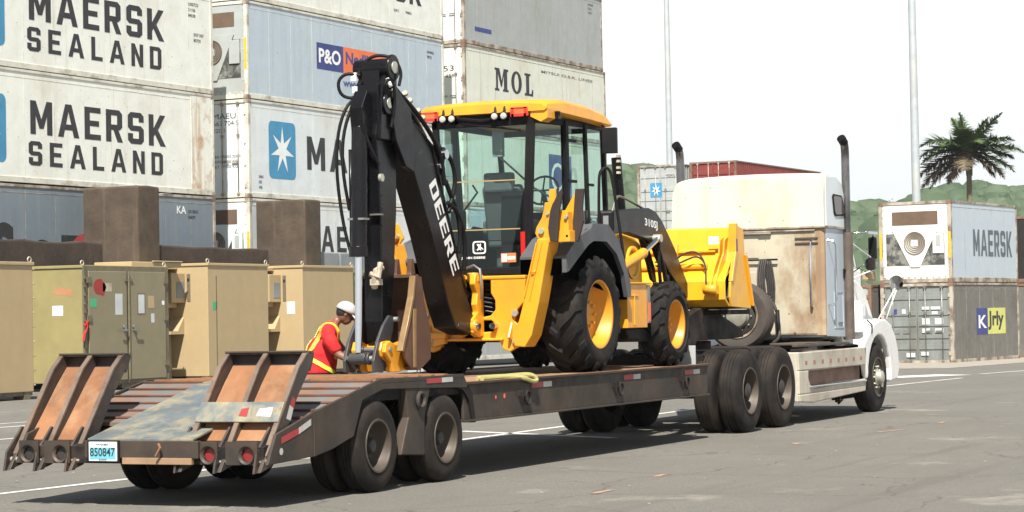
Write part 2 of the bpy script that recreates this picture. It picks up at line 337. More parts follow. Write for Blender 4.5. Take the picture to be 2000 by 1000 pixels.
    def build(s, name, mat, parent=None, bevel=0.0, off=None, weld=False, root=None):
        me = bpy.data.meshes.new(name)
        off = Vector(off) if off is not None else (Vector((0, 0, 0)))
        me.from_pydata([(x-off.x, y-off.y, z-off.z) for x, y, z in s.v], [], s.f)
        me.polygons.foreach_set('use_smooth', s.sm)
        bm = bmesh.new(); bm.from_mesh(me)
        bmesh.ops.remove_doubles(bm, verts=bm.verts, dist=1e-5)
        bmesh.ops.recalc_face_normals(bm, faces=bm.faces)
        for e in bm.edges:
            if len(e.link_faces) == 2 and e.calc_face_angle(0) > R_(38): e.smooth = False
        bm.to_mesh(me); bm.free()
        me.materials.append(MT[mat] if isinstance(mat, str) else mat)
        o = bpy.data.objects.new(name, me); COL.objects.link(o)
        if parent is not None: o.parent = parent
        if bevel:
            md = o.modifiers.new('bevel', 'BEVEL'); md.width = bevel; md.segments = 2; md.limit_method = 'ANGLE'; md.angle_limit = R_(40)
        return o
class Kit:
    """a thing and its parts, all written in world metres; meshes are stored relative to the thing's base"""
    def __init__(s, name, label, cat, loc, group=None):
        s.T = Thing(name, label, cat, loc, 0, group); s.loc = Vector(loc)
    def part(s, mb, name, mat, bevel=0.0, parent=None, label=None):
        o = mb.build(name, mat, parent or s.T.o, bevel, off=s.loc)
        if label: o['label'] = label
        return o
def tag(o, label=None, cat=None, group=None, kind=None):
    for k, v in (('label', label), ('category', cat), ('group', group), ('kind', kind)):
        if v: o[k] = v
    return o
# ---- lettering
GL = {
 'M': (7.4, [[(0,0),(0,10),(1.9,10),(3.7,4.6),(5.5,10),(7.4,10),(7.4,0),(5.6,0),(5.6,5.6),(4.4,1.8),(3.0,1.8),(1.8,5.6),(1.8,0)]]),
 'A': (7.4, [[(0,0),(2.6,10),(4.8,10),(7.4,0),(5.5,0),(5.0,2.2),(2.4,2.2),(1.9,0)],[(2.8,3.9),(4.6,3.9),(3.7,7.8)]]),
 'E': (5.8, [[(0,0),(0,10),(5.8,10),(5.8,8.3),(1.9,8.3),(1.9,5.9),(5.2,5.9),(5.2,4.2),(1.9,4.2),(1.9,1.7),(5.8,1.7),(5.8,0)]]),
 'R': (6.2, [[(0,0),(0,10),(4.9,10),(6,8.9),(6,4.7),(5.1,3.8),(4.6,3.7),(6.2,0),(4.2,0),(2.7,3.7),(1.9,3.7),(1.9,0)],[(1.9,5.4),(1.9,8.3),(4.1,8.3),(4.1,5.4)]]),
 'S': (6.0, [[(1.1,0),(0,1.1),(0,3.3),(1.9,3.3),(1.9,1.7),(4.1,1.7),(4.1,4.1),(1.1,4.1),(0,5.2),(0,8.9),(1.1,10),(4.9,10),(6,8.9),(6,7),(4.1,7),(4.1,8.3),(1.9,8.3),(1.9,5.8),(4.9,5.8),(6,4.7),(6,1.1),(4.9,0)]]),
 'K': (6.6, [[(0,0),(0,10),(1.9,10),(1.9,5.6),(4.4,10),(6.5,10),(3.6,5.2),(6.6,0),(4.5,0),(2.4,3.7),(1.9,2.9),(1.9,0)]]),
 'L': (5.4, [[(0,0),(0,10),(1.9,10),(1.9,1.7),(5.4,1.7),(5.4,0)]]),
 'N': (6.0, [[(0,0),(0,10),(1.8,10),(4.2,4.2),(4.2,10),(6,10),(6,0),(4.2,0),(1.8,5.8),(1.8,0)]]),
 'D': (6.0, [[(0,0),(0,10),(4.9,10),(6,8.9),(6,1.1),(4.9,0)],[(1.9,1.7),(1.9,8.3),(4.1,8.3),(4.1,1.7)]]),
 'm': (9.0, [[(0,0),(0,1),(.8,1),(.8,9),(0,9),(0,10),(3.1,10),(4.6,4.6),(6,10),(9,10),(9,9),(8.2,9),(8.2,1),(9,1),(9,0),(5.3,0),(5.3,1),(6,1),(6,7.2),(4.7,2),(3.9,2),(2.1,7.6),(2.1,1),(2.9,1),(2.9,0)]]),
 'l': (6.0, [[(0,0),(0,1),(1,1),(1,9),(0,9),(0,10),(4.2,10),(4.2,9),(3.2,9),(3.2,1),(4.6,1),(5.2,3),(6,3),(5.8,0)]]),
 'o': (7.2, [[(3.6+3.6*math.cos(a*math.pi/10),5+5.1*math.sin(a*math.pi/10)) for a in range(20)],[(3.6+1.5*math.cos(a*math.pi/10),5+4.0*math.sin(a*math.pi/10)) for a in range(20)]]),
}
def curve_flat(c):
    o = bpy.data.objects.new('tmp', c); COL.objects.link(o)
    bpy.context.view_layer.update()
    me = bpy.data.meshes.new_from_object(o.evaluated_get(bpy.context.evaluated_depsgraph_get()))
    vs = [tuple(v.co[:2]) for v in me.vertices]; fs = [list(p.vertices) for p in me.polygons]
    bpy.data.objects.remove(o); bpy.data.curves.remove(c); bpy.data.meshes.remove(me)
    return vs, fs
def poly_flat(polys):
    c = bpy.data.curves.new('g', 'CURVE'); c.dimensions = '2D'; c.fill_mode = 'BOTH'
    for p in polys:
        sp = c.splines.new('POLY'); sp.points.add(len(p)-1)
        for q, (x, y) in zip(sp.points, p): q.co = (x, y, 0, 1)
        sp.use_cyclic_u = True
    return curve_flat(c)
def glyphs(word, gap=1.9):
    polys = []; x = 0
    for ch in word:
        if ch == ' ': x += 4; continue
        w, ps = GL[ch]
        polys += [[(px+x, py) for px, py in p] for p in ps]; x += w+gap
    return poly_flat(polys)
def text_flat(s, bold=.0, shear=0.0, spacing=1.0):
    c = bpy.data.curves.new('t', 'FONT'); c.body = s; c.size = 1; c.offset = bold; c.shear = shear; c.space_character = spacing; c.resolution_u = 3
    c.fill_mode = 'BOTH' if hasattr(c, 'fill_mode') else c.fill_mode
    return curve_flat(c)
def place_flat(flat, o, ux, uz, w, h, nrm=None, lift=.0):
    """map flat shape to box w x h with lower-left corner at o along ux, uz"""
    vs, fs = flat
    x0 = min(v[0] for v in vs); x1 = max(v[0] for v in vs); y0 = min(v[1] for v in vs); y1 = max(v[1] for v in vs)
    ux = Vector(ux); uz = Vector(uz); o = Vector(o); mb = MB()
    mb.add([o+ux*((v[0]-x0)/(x1-x0)*w)+uz*((v[1]-y0)/(y1-y0)*h) for v in vs], fs)
    return mb
def star(cx, cy, r, n=7, q=.42):
    p = []
    for k in range(2*n):
        a = math.pi/2+math.pi*k/n; rr = r if k % 2 == 0 else r*q
        p.append((cx+rr*math.cos(a), cy+rr*math.sin(a)))
    return p
def rrect(x0, y0, x1, y1, r, n=4):
    p = []
    for cx, cy, a0 in ((x1-r, y1-r, 0), (x0+r, y1-r, 90), (x0+r, y0+r, 180), (x1-r, y0+r, 270)):
        for k in range(n+1):
            a = R_(a0+90*k/n); p.append((cx+r*math.cos(a), cy+r*math.sin(a)))
    return p

# ------------------------------------------------------------------ the setting
def zg(x):                                   # the yard falls away gently towards the far containers
    return 0.0 if x < 20 else -0.25*min(1, (x-20)/45.0)
gb = MB()
xs = [-80, -20, -10, 0, 10, 20, 25, 30, 40, 50, 65, 90, 150, 400, 1500]
vs = [(x, y, zg(x)) for x in xs for y in (-400, 1200)]
gb.add(vs, [(2*i, 2*i+2, 2*i+3, 2*i+1) for i in range(len(xs)-1)])
tag(gb.build('ground', 'asphalt'), kind='structure')
def line(pts, w, mat='sealine', name='road_marking'):
    mb = MB()
    seg = []
    for i in range(len(pts)-1):
        (xa, ya), (xb, yb) = pts[i], pts[i+1]
        k = max(1, int(abs(xb-xa)/5))
        for j in range(k): seg.append((xa+(xb-xa)*j/k, ya+(yb-ya)*j/k))
    seg.append(pts[-1])
    vs = []
    for i, (x, y) in enumerate(seg):
        a = seg[max(i-1, 0)]; b = seg[min(i+1, len(seg)-1)]
        d = Vector((b[0]-a[0], b[1]-a[1])).normalized(); n = Vector((-d.y, d.x))*w/2
        vs += [(x+n.x, y+n.y, zg(x)+.004), (x-n.x, y-n.y, zg(x)+.004)]
    mb.add(vs, [(2*i, 2*i+1, 2*i+3, 2*i+2) for i in range(len(seg)-1)])
    return tag(mb.build(name, mat), kind='structure')
line([(-9, 3.65), (-2.5, 3.46), (5.5, 3.12), (8, 3.15), (24.6, 3.46), (33.2, 3.48)], .11)
line([(2, 12.6), (9.1, 12.1), (13.5, 11.6)], .12)
line([(3, 13.4), (10.4, 12.9), (14, 12.5)], .10)
line([(4.5, 9.9), (8.6, 9.6)], .10)
line([(34.0, 5.6), (36.5, 4.5)], 1.1)
line([(37.0, 4.0), (60, 2.0)], .12)
line([(7.2, 1.3), (8.6, 4.1)], .16)
# pale concrete apron in front of the right-hand stack
ap = MB(); ap.add([(44, 14, zg(44)+.006), (44, 6.6, zg(44)+.006), (75, 2.9, zg(75)+.006), (75, 14, zg(75)+.006), (52, 6.2, zg(52)+.006), (52, 14, zg(52)+.006)], [(0, 1, 4, 5), (5, 4, 2, 3)])
MT['apron'] = paint('pale_concrete_apron', (.30, .275, .23), .9, dirt=(.2, .18, .15), damt=.6, dsc=1)
tag(ap.build('pavement', 'apron'), kind='structure')
for k, (x, y, l, a) in enumerate([(.9, -1.72, .34, .1), (-1.1, -1.95, .42, .05), (6.1, -1.4, .3, .25), (8.7, -1.6, .7, -.2), (11.0, -1.8, .4, .1)]):
    mb = MB(); p = []
    for i in range(9):
        t = i/8; p.append((x+l*t*math.cos(a), y+l*t*math.sin(a)+random.uniform(-.02, .02)))
    top = [(q[0], q[1]+.03+random.uniform(0, .02), .004) for q in p]; bot = [(q[0], q[1]-.03-random.uniform(0, .02), .004) for q in p]
    mb.add(top+bot, [(i, i+1, 9+i+1, 9+i) for i in range(8)])
    tag(mb.build('survey_mark', 'orange_mark'), kind='structure')

rp_ = random.Random(12); pm = MB()
for _ in range(260):
    x = rp_.uniform(-6, 22); y = rp_.uniform(-5, 7); r = rp_.uniform(.006, .022)
    if y > 0 and y < 2.6: continue
    pm.add([(x+r*math.cos(a)*rp_.uniform(.6, 1.3), y+r*math.sin(a)*rp_.uniform(.6, 1.3), .003) for a in (0, 1.6, 3.1, 4.7)]+[(x, y, r*.7)], [(0, 1, 4), (1, 2, 4), (2, 3, 4), (3, 0, 4), (0, 1, 2, 3)])
MT['grit'] = paint('grit', (.2, .19, .16), .9, var=.6)
tag(pm.build('gravel', 'grit'), 'loose grit scattered over the asphalt', 'gravel', kind='stuff')
# ------------------------------------------------------------------ shipping containers
def container(label, loc, yaw, L, h, side, rail='rail_w', end='door', lettering=None, group=None, end_mat=None, corr=False, wd=2.44, right_post=None, logos=None, endextra=None):
    T = Thing('shipping_container', label, 'container', loc, R_(yaw), group)
    P = T.o
    body = MB()
    if corr:
        n = int(L/.28); pts = []
        for i in range(n):
            x = .12+(L-.24)*i/n; dx = (L-.24)/n
            pts += [(x, .045), (x+dx*.3, .045), (x+dx*.5, .012), (x+dx*.8, .012)]
        pts += [(L-.12, .045), (L-.12, wd-.04), (.12, wd-.04)]
        body.prism(pts, 'z', .14, h-.09)
    else:
        body.box((.07, .02, .16), (L-.07, wd-.02, h-.07))
    body.build('side_panel', side, P)
    if not corr:
        # thin vertical panel joints
        j = MB(); n = int(L/1.15)
        for i in range(1, n): j.box((L*i/n-.004, .0165, .2), (L*i/n+.004, .02, h-.12))
        for z in (h-.22,): j.box((.1, .0155, z), (L-.1, .0198, z+.012))
        j.build('panel_joint', rail, P)
    top = MB(); top.box((.16, 0, h-.075), (L-.16, .07, h-.005)); top.box((.16, wd-.07, h-.075), (L-.16, wd, h-.005)); top.box((.0, .16, h-.10), (.09, wd-.16, h-.005)); top.box((L-.09, .16, h-.1), (L, wd-.16, h-.005))
    top.box((.1, .07, h-.03), (L-.1, wd-.07, h-.012))
    top.build('top_rail', rail, P, .006)
    bot = MB(); bot.box((.16, 0, .02), (L-.16, .08, .165)); bot.box((.16, wd-.08, .02), (L-.16, wd, .165)); bot.box((0, .16, .02), (.09, wd-.16, .15)); bot.box((L-.09, .16, .02), (L, wd-.16, .15))
    bot.build('bottom_rail', rail, P, .006)
    for x in (0, L-.12):
        for y in (0, wd-.12):
            pm = rail if not (right_post and x > 0 and y == 0) else right_post
            c = MB(); c.box((x+.002, y+.002, .12), (x+.118, y+.118, h-.12)); c.build('corner_post', pm, P, .008)
            for z in (0, h-.12):
                q = MB(); q.box((x-.004 if x == 0 else x-.046, y-.004 if y == 0 else y-.046, z), (x+.166 if x == 0 else x+.124, y+.166 if y == 0 else y+.124, z+.12))
                cst = q.build('corner_casting', 'rust_post' if rail != 'rail_w' else 'rail', P, .01)
    em = end_mat or side
    if end == 'door':
        for k in (0, 1):
            y0 = .13+k*(wd-.26)/2; y1 = y0+(wd-.26)/2-.012
            d = MB()
            if corr or em == 'grey_door' or em == 'red_c':
                d.box((.05, y0, .15), (.075, y1, h-.11))
                for a, b_ in ((.15, .22), (.30, .36), (.47, .54), (.62, .68), (.84, .90)):
                    d.box((.025, y0+.04, .15+(h-.3)*a), (.05, y1-.04, .15+(h-.3)*b_))
                d.box((.022, y0, .15), (.05, y0+.04, h-.11)); d.box((.022, y1-.04, .15), (.05, y1, h-.11))
            else: d.box((.03, y0, .15), (.075, y1, h-.11))
            door = d.build('door', em, P, .006)
            for f in (.22, .74):
                y = y0+(y1-y0)*f; l = MB(); l.cyl((.0, y, .06), (.0, y, h-.04), .017, n=8); l.box((-.02, y-.05, .10), (.03, y+.05, .17)); l.box((-.02, y-.05, h-.15), (.03, y+.05, h-.08))
                l.box((-.025, y-.22 if f > .5 else y, 1.05), (-.008, y if f > .5 else y+.22, 1.09)); l.box((-.02, y-.04, h*.62), (.03, y+.04, h*.62+.08))
                l.build('locking_bar', 'steel' if rail == 'rail' else 'rail', door)
            hg = MB()
            for z in (.3, .95, 1.6, h-.45): hg.box((-.006, (.06 if k == 0 else wd-.16), z), (.05, (.16 if k == 0 else wd-.06), z+.12))
            hg.build('hinge', rail, door)
            g = MB(); g.box((.045, y1-.002 if k == 0 else y0-.012, .16), (.05, y1+.014 if k == 0 else y0+.002, h-.12)); g.build('gasket', 'gap', door)
    elif end == 'reefer':
        f = MB(); f.box((.02, .13, .14), (.06, wd-.13, h-.11)); fb = f.build('machinery_panel', em, P)
        v = MB(); v.box((.012, .45, h-.75), (.02, wd-.45, h-.32)); v.build('condenser_grille', MT['rg'], P)
        # recessed dark machinery bay with white V-shaped cover and fan
        b1 = MB(); b1.box((.008, .24, h*.22), (.018, wd-.24, h*.61)); b1.build('machinery_bay', MT['bay'], P)
        vc = MB(); vc.prism([(.45, h*.66), (wd-.45, h*.66), (wd*.5+.16, h*.20), (wd*.5-.16, h*.20)], 'x', -.02, .006); vc.build('fan_cover', em, P, .004)
        fr_ = MB(); fr_.lathe([(.33, -.022), (.36, -.05), (.36, -.022)], (0, wd/2, h*.49), 'x', 24); fr_.disc((-.024, wd/2, h*.49), .33, 'x', 24)
        fn = fr_.build('fan', MT['rg'], P)
        hb = MB(); hb.obox((-.035, wd/2, h*.49), (1, 0, 0), (0, 1, 0), (0, 0, 1), .012, .10, .10); hb.build('fan_hub', em, fn)
        gr = MB()
        for rr in (.14, .2, .26, .32): gr.lathe([(rr, -.03), (rr+.012, -.04), (rr+.012, -.03)], (0, wd/2, h*.49), 'x', 24)
        gr.build('fan_guard', em, fn)
        cb = MB(); cb.box((-.03, .26, h*.36), (.008, .62, h*.60)); cb.build('control_box', em, P, .01)
        sc = MB(); sc.box((-.034, .36, h*.44), (-.031, .52, h*.58)); sc.build('control_display', 'grey_c', P)
        yt = MB(); yt.box((-.004, .02, h*.3), (.0, .10, h*.62)); yt.box((-.004, wd-.10, h*.3), (.0, wd-.02, h*.62)); yt.build('hazard_strip', 'yellow_tape', P)
        rv = MB()
        for i in range(9):
            z = .25+i*(h-.5)/8
            for y in (.16, wd-.16): rv.box((.008, y-.015, z), (.02, y+.015, z+.03))
        for i in range(11): rv.box((.008, .2+i*(wd-.4)/10, .17), (.02, .26+i*(wd-.4)/10, .21))
        rv.build('rivets', rail, P)
    else:
        f = MB(); f.box((.02, .13, .14), (.06, wd-.13, h-.11)); f.build('end_panel', em, P)
    for fn_ in (lettering or []): fn_(P, h)
    return T
MT['rg'] = paint('reefer_grille', (.13, .085, .055), .7, var=.2)
MT['bay'] = paint('reefer_bay', (.22, .22, .20), .7, var=.3, dirt=(.03, .03, .03), damt=.9, dsc=3, dth=(.45, .55))
UX = (1, 0, 0); UZ = (0, 0, 1)
def let(word, x, z, w, h, mat='text_dark', y=.0145, name='lettering', font='g', bold=.02, shear=0, sub=None, gap=1.9):
    def f(P, H):
        fl = glyphs(word, gap) if font == 'g' else text_flat(word, bold, shear)
        o = place_flat(fl, (x, y, z), UX, UZ, w, h).build(name, mat, P)
    return f
def endlet(word, y, z, w, h, mat='text_dark', x=.024, bold=.0):   # on the end face, read from outside (-X side, right is -Y)
    def f(P, H):
        place_flat(text_flat(word, bold), (x, y, z), (0, -1, 0), UZ, w, h).build('door_lettering', mat, P)
    return f
def panel(x, z, w, h, mat, name='logo_panel', y=.016, r=None):
    def f(P, H):
        fl = poly_flat([rrect(x, z, x+w, z+h, r)]) if r else ([(x, z), (x+w, z), (x+w, z+h), (x, z+h)], [[0, 1, 2, 3]])
        place_flat(fl, (x, y, z), UX, UZ, w, h).build(name, mat, P)
    return f
def logo(x, z, w, h):
    def f(P, H):
        place_flat(poly_flat([rrect(x, z, x+w, z+h, .18)]), (x, .016, z), UX, UZ, w, h).build('star_logo', 'logo_blue', P)
        s = MB(); st = star(x+w/2, z+h/2, 1); n = len(st)
        pts = [((p[0]-x-w/2)*w*.44+x+w/2, .013, (p[1]-z-h/2)*h*.42+z+h/2) for p in star(x+w/2, z+h/2, 1, 7, .33)]
        c = (x+w/2, .013, z+h/2); s.add(pts+[c], [(i, (i+1) % n, n) for i in range(n)]); s.build('star', 'logo_star', P)
    return f
def endlogo(y, z, w, h, x=.02):
    def f(P, H):
        m = MB(); m.quad((x, y, z), (x, y-w, z), (x, y-w, z+h), (x, y, z+h)); m.build('door_logo', 'logo_blue', P)
        n = 14; cy, cz = y-w/2, z+h/2
        pts = [(x-.003, cy-p[0]*w*.42, cz+p[1]*h*.42) for p in star(0, 0, 1, 7, .35)]; s = MB()
        s.add(pts+[(x-.003, cy, cz)], [(i, (i+1) % n, n) for i in range(n)]); s.build('door_star', 'logo_star', P)
    return f
def marks(x, z, n=4, mat='text_dark', dz=.16, w=.5, seed=1):
    """small stencilled code lines"""
    def f(P, H):
        r = random.Random(seed)
        for i in range(n):
            s_ = ''.join(r.choice('MSKU0123456789') for _ in range(6)) if i == 0 else ''.join(r.choice('0123456789') for _ in range(5))
            place_flat(text_flat(s_, .01), (x, .0145, z-i*dz), UX, UZ, w*(1 if i == 0 else .7), .09).build('stencilled_code', mat, P)
    return f
YW = -1.608
def along(x0, y0, d):                       # a point d metres along a stack's side
    return (x0+d*math.cos(R_(YW)), y0+d*math.sin(R_(YW)))
S1 = (37.206, 25.984); S2 = (38.942, 25.915); S3 = (53.815, 26.109)
LG = 'stacked containers behind the shelters'
ms = lambda z: [let('MAERSK', 12.19-8.30, z+1.30, 5.92, .86), let('SEALAND', 12.19-8.38, z+.50, 5.85, .62, gap=3.4), logo(12.19-12.1, z+.52, 2.84, 1.72)]
p1 = along(*S1, -12.19)
def stk(xy, z): return (xy[0], xy[1], z)
container('white refrigerated container lettered MAERSK SEALAND, topmost of the left-hand stack', stk(p1, 8.03), YW, 12.19, 2.9, 'white_a', lettering=ms(0)+[marks(12.19-1.2, 2.45, 3, seed=4), marks(12.19-.95, 1.6, 2, seed=5)], group=LG)
c1 = container('white MAERSK SEALAND container with orange rust streaks down its right corner', stk(p1, 5.13), YW, 12.19, 2.9, 'white_a', lettering=ms(-.02)+[marks(12.19-1.1, 2.2, 2, seed=6)], group=LG)
rp = paint('rust_run', (.72, .74, .67), .6, var=.05, dirt=(.42, .19, .06), damt=.9, dsc=1.5, dth=(.50, .66), streak=(.45, .24, .09), sth=(.50, .66), ssc=1.3)
mb = MB(); mb.box((12.19-1.15, .010, .18), (12.19-.13, .0155, 2.8)); 
rr = mb.build('rust_stain', rp, c1.o)
MT['reflect_r2'] = paint('ring_red', (.45, .05, .05), .5)
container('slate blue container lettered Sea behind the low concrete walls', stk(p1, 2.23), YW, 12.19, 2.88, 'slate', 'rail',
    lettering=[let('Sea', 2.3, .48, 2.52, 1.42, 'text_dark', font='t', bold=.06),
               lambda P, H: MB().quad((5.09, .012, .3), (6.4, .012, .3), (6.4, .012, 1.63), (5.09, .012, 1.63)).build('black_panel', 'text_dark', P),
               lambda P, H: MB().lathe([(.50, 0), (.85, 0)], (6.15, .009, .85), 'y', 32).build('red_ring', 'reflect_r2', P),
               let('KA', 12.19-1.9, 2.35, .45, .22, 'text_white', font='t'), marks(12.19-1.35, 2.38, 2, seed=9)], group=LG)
container('grey container at the bottom of the left-hand stack', stk(p1, 0), YW, 12.19, 2.22, 'grey_c', 'rail', group=LG)
# middle stack
G2 = LG
container('white container whose lettering ends in SK, above the pale blue P&O box', stk(S2, 10.98), YW, 12.19, 2.9, 'white_a', end='reefer', lettering=[let('MAERSK', 4.6, .98, 6.1, 1.0), marks(8.8, .62, 1, seed=3, w=.35), marks(9.6, .62, 1, seed=2, w=.4), logo(1.2, .6, 1.5, 1.7)], group=G2)
container('pale blue container with the blue and orange P&O Nedlloyd panel', stk(S2, 8.07), YW, 12.19, 2.9, 'pale_blue', end='reefer', end_mat='grey_c',
    lettering=[panel(3.93, 1.22, 1.60, .82, 'navy'), panel(5.53, 1.22, 2.75, .82, 'orange_p'), let('P&O', 4.05, 1.42, 1.32, .46, 'text_white', font='t', bold=.03, y=.012),
               let('Nedlloyd', 5.68, 1.40, 2.4, .5, 'text_blue', font='t', bold=.03, y=.012), let('www.ponl.com', 5.5, .72, 2.9, .32, 'text_blue', font='t', y=.014), marks(11.0, 2.35, 2, seed=11)], group=G2)
container('white container with star logo and MAERSK beside the backhoe arm', stk(S2, 5.16), YW, 12.19, 2.9, 'white_b', end='door',
    lettering=[logo(1.12, .62, 1.5, 1.72), let('MAERSK', 3.27, .98, 7.0, 1.02), endlogo(2.25, 1.35, .72, .75), endlet('MAEU', 1.25, 2.35, .8, .16), endlet('663 704 5', 1.25, 2.15, .9, .14), endlet('22G1', 1.25, 1.95, .4, .12),
               endlet('MAX GROSS 32500', 1.3, 1.2, 1.0, .08), endlet('TARE 4800 KG', 1.3, 1.05, .9, .08), endlet('NET 27700 KG', 1.3, .9, .9, .08), marks(.55, .6, 3, seed=12, w=.25)], group=G2)
container('white MAERSK container lower down, behind the right-hand concrete block', stk(S2, 2.56), YW, 12.19, 2.59, 'white_b', end='reefer',
    lettering=[let('MAERSK', 3.1, 1.08, 4.9, .80), logo(1.1, .5, 1.4, 1.5)], group=G2)
container('white container at the bottom of the middle stack', stk(S2, 0), YW, 12.19, 2.56, 'white_b', group=G2)
# right stack
container('grey container with a small blue stripe, above the MOL box', stk(S3, 11.18), YW, 11.8, 2.9, 'grey_c', end='door', end_mat='white_a', rail='rail', lettering=[panel(.85, .52, 1.3, .16, 'text_blue', 'blue_stripe'), marks(10.5, 2.5, 3, seed=13, mat='text_grey'), endlet('9', 1.0, 1.0, .12, .3)], group=G2)
container('cream container lettered MOL in serif capitals', stk(S3, 8.28), YW, 12.0, 2.9, 'white_c', end='door', rail='rail',
    lettering=[let('mol', 2.34, 1.42, 3.15, .84), endlet('TRIU', 2.2, 2.2, .9, .2), endlet('08753', 1.6, 1.95, 1.15, .2), endlet('4597', .8, 1.72, .5, .13), let('MITSUI O.S.K. LINES', 6.2, 2.38, 4.6, .10, 'text_grey', font='t', bold=.01)], group=G2)
container('white container below the MOL box, seen through the cab window', stk(S3, 5.44), YW, 12.0, 2.83, 'white_c', end='door', rail='rail', lettering=[panel(6.7, .5, 2.0, 1.7, 'navy'), let('OI', 6.9, .8, 1.5, 1.1, 'logo_star', font='t', bold=.0, y=.013)], group=G2)
container('pale container second from the ground in the stack behind the cab', stk(S3, 2.7), YW, 12.0, 2.73, 'pale_blue', group=G2)
container('grey container at the foot of the stack behind the cab', stk(S3, 0), YW, 12.0, 2.69, 'grey_c', group=G2)

# right-hand pair beyond the truck
KX, KY, KZ = 52.6, 8.60, -.25
def kitd(): pass
cl = container('grey container with yellow and blue company panel, standing under the white MAERSK box', (KX, KY, KZ), -6.8, 6.06, 2.59, 'grey_d', end='door', end_mat='grey_door', rail='rail',
    lettering=[panel(2.1, .92, 1.0, .85, 'navy', y=.014), panel(3.1, .92, 1.65, .85, 'yel_panel', y=.014), let('K', 2.25, 1.12, .75, .42, 'text_white', font='t', bold=.02, y=.010), let('Jrly', 3.12, 1.05, 1.45, .62, 'text_dark', font='t', bold=.03, y=.010)])
for (y, z, w, h, mm) in ((2.05, 1.62, .16, .16, 'text_blue'), (1.72, 1.63, .13, .15, 'paper'), (1.05, 1.75, .25, .1, 'paper'), (.75, 1.75, .32, .1, 'paper'), (.72, 1.6, .2, .1, 'paper'), (1.05, 1.28, .26, .2, 'paper'), (.62, 1.28, .28, .2, 'paper'), (1.05, 1.02, .26, .14, 'paper'), (.62, 1.02, .28, .14, 'paper'), (1.6, .25, .3, .14, 'paper'), (1.1, .3, .25, .12, 'paper')):
    MB().quad((.016, y, z), (.016, y-w, z), (.016, y-w, z+h), (.016, y, z+h)).build('door_sticker', mm, cl.o)
container('white refrigerated MAERSK container with fan unit, on top of the grey one', (KX, KY, KZ+2.59), -6.8, 6.06, 2.6, 'truck_side', end='reefer', end_mat='white_a', rail='rail',
    lettering=[let('MAERSK', 1.95, .86, 3.6, .86, 'text_grey', gap=1.3), endlet('MAERSK', 1.5, 1.62, .66, .09, 'text_grey', x=.016, bold=.01)])
a = R_(-6.8)
container('grey container with rusty corner post, left of the pair of MAERSK boxes', (KX-2.75*math.sin(a)*1, KY+2.75*math.cos(a), KZ), -6.8, 6.06, 2.59, 'grey_d', end='door', end_mat='grey_c', rail='rust_post')
container('brown container at the right edge behind the pair', (KX+7.4, KY-.95, KZ+2.59), -6.8, 6.06, 2.3, 'bucket_rust', end='plain', end_mat='gap', rail='rust_post', corr=True)
container('brown container under the one at the right edge', (KX+7.4, KY-.95, KZ), -6.8, 6.06, 2.59, 'grey_d', end='plain', rail='rust_post', corr=True)
# far pair over the sleeper roof
for z, lab in ((-.3, 'lowest'), (2.6, 'middle')):
    container('grey far container, %s of the three beyond the truck' % lab, (87, 30.62, z), -2, 12.19, 2.9, 'grey_c', end='door', end_mat='grey_c', rail='rail', corr=True)
    container('red far container, %s of the three beyond the truck' % lab, (87, 27.85, z), -2, 12.19, 2.9, 'red_c', end='door', end_mat='red_c', rail='rust_post', corr=True)
container('grey container with star logo on its doors, topmost above the truck roof', (87, 30.62, 5.5), -2, 12.19, 3.35, 'grey_c', end='door', end_mat='grey_c', rail='rail', corr=True, lettering=[endlogo(1.75, 1.75, .62, .72, x=.02), endlet('MSKU', .95, 2.75, .6, .12, x=.02)])
container('red brown container above the truck roof, beside the grey one', (87, 27.85, 5.5), -2, 12.19, 3.4, 'red_c', end='door', end_mat='red_c', rail='rust_post', corr=True, lettering=[endlet('TRLU 2846173', 1.1, 2.35, .95, .14, 'text_white', x=.02), endlet('22G1', 1.0, 2.12, .5, .12, 'text_white', x=.02), let('T', 1.3, 2.35, .2, .3, 'text_white', font='t')])

# ------------------------------------------------------------------ concrete walls and blocks
def cwall(label, x0, x1, y0, y1, h, mat='concrete_l', name='concrete_wall', cat='wall', group=None):
    m = MB(); n = max(2, int((x1-x0)/.8)); vs = []
    for i in range(n+1):
        x = x0+(x1-x0)*i/n; dz = random.uniform(-.03, .03) if 0 < i < n else 0
        vs += [(x, y0, 0), (x, y0, h+dz), (x, y1, h+dz), (x, y1, 0)]
    fs = []
    for i in range(n):
        for k in range(4): fs.append((4*i+k, 4*i+(k+1) % 4, 4*i+4+(k+1) % 4, 4*i+4+k))
    fs += [(0, 1, 2, 3), (4*n, 4*n+1, 4*n+2, 4*n+3)]
    m.add(vs, fs); o = m.build(name, mat, None, .05, off=((x0+x1)/2, y0, 0)); o.location = ((x0+x1)/2, y0, 0)
    return tag(o, label, cat, group)
cwall('tall stained concrete block standing left, above the olive double doors', 30.3, 31.3, 23.95, 25.65, 5.06, 'concrete', 'concrete_block', 'concrete block')
cwall('tall stained concrete block nearer the backhoe arm', 38.76, 39.7, 23.95, 25.6, 5.03, 'concrete', 'concrete_block', 'concrete block')
cwall('low dark concrete wall running out of the frame at the far left', 14, 28.9, 24.05, 24.5, 3.57)
cwall('low dark concrete wall between the two tall concrete blocks', 31.3, 36.9, 24.05, 24.5, 3.56)
m = MB()
for i, (x0, x1, h) in enumerate(((39.9, 41.2, 3.54), (41.25, 42.8, 3.54))): m.box((x0, 24.2, 0), (x1, 25.1, h))
MT['conc_g'] = paint('grey_concrete', (.22, .24, .25), .9, dirt=(.15, .15, .14), damt=.7, dsc=1.5, bump=.3)
o = m.build('concrete_barrier', 'conc_g', None, .04, off=(40, 23.6, 0)); o.location = (40, 23.6, 0)
tag(o, 'pale grey concrete barrier behind the tan shelters, left of the backhoe arm', 'barrier')

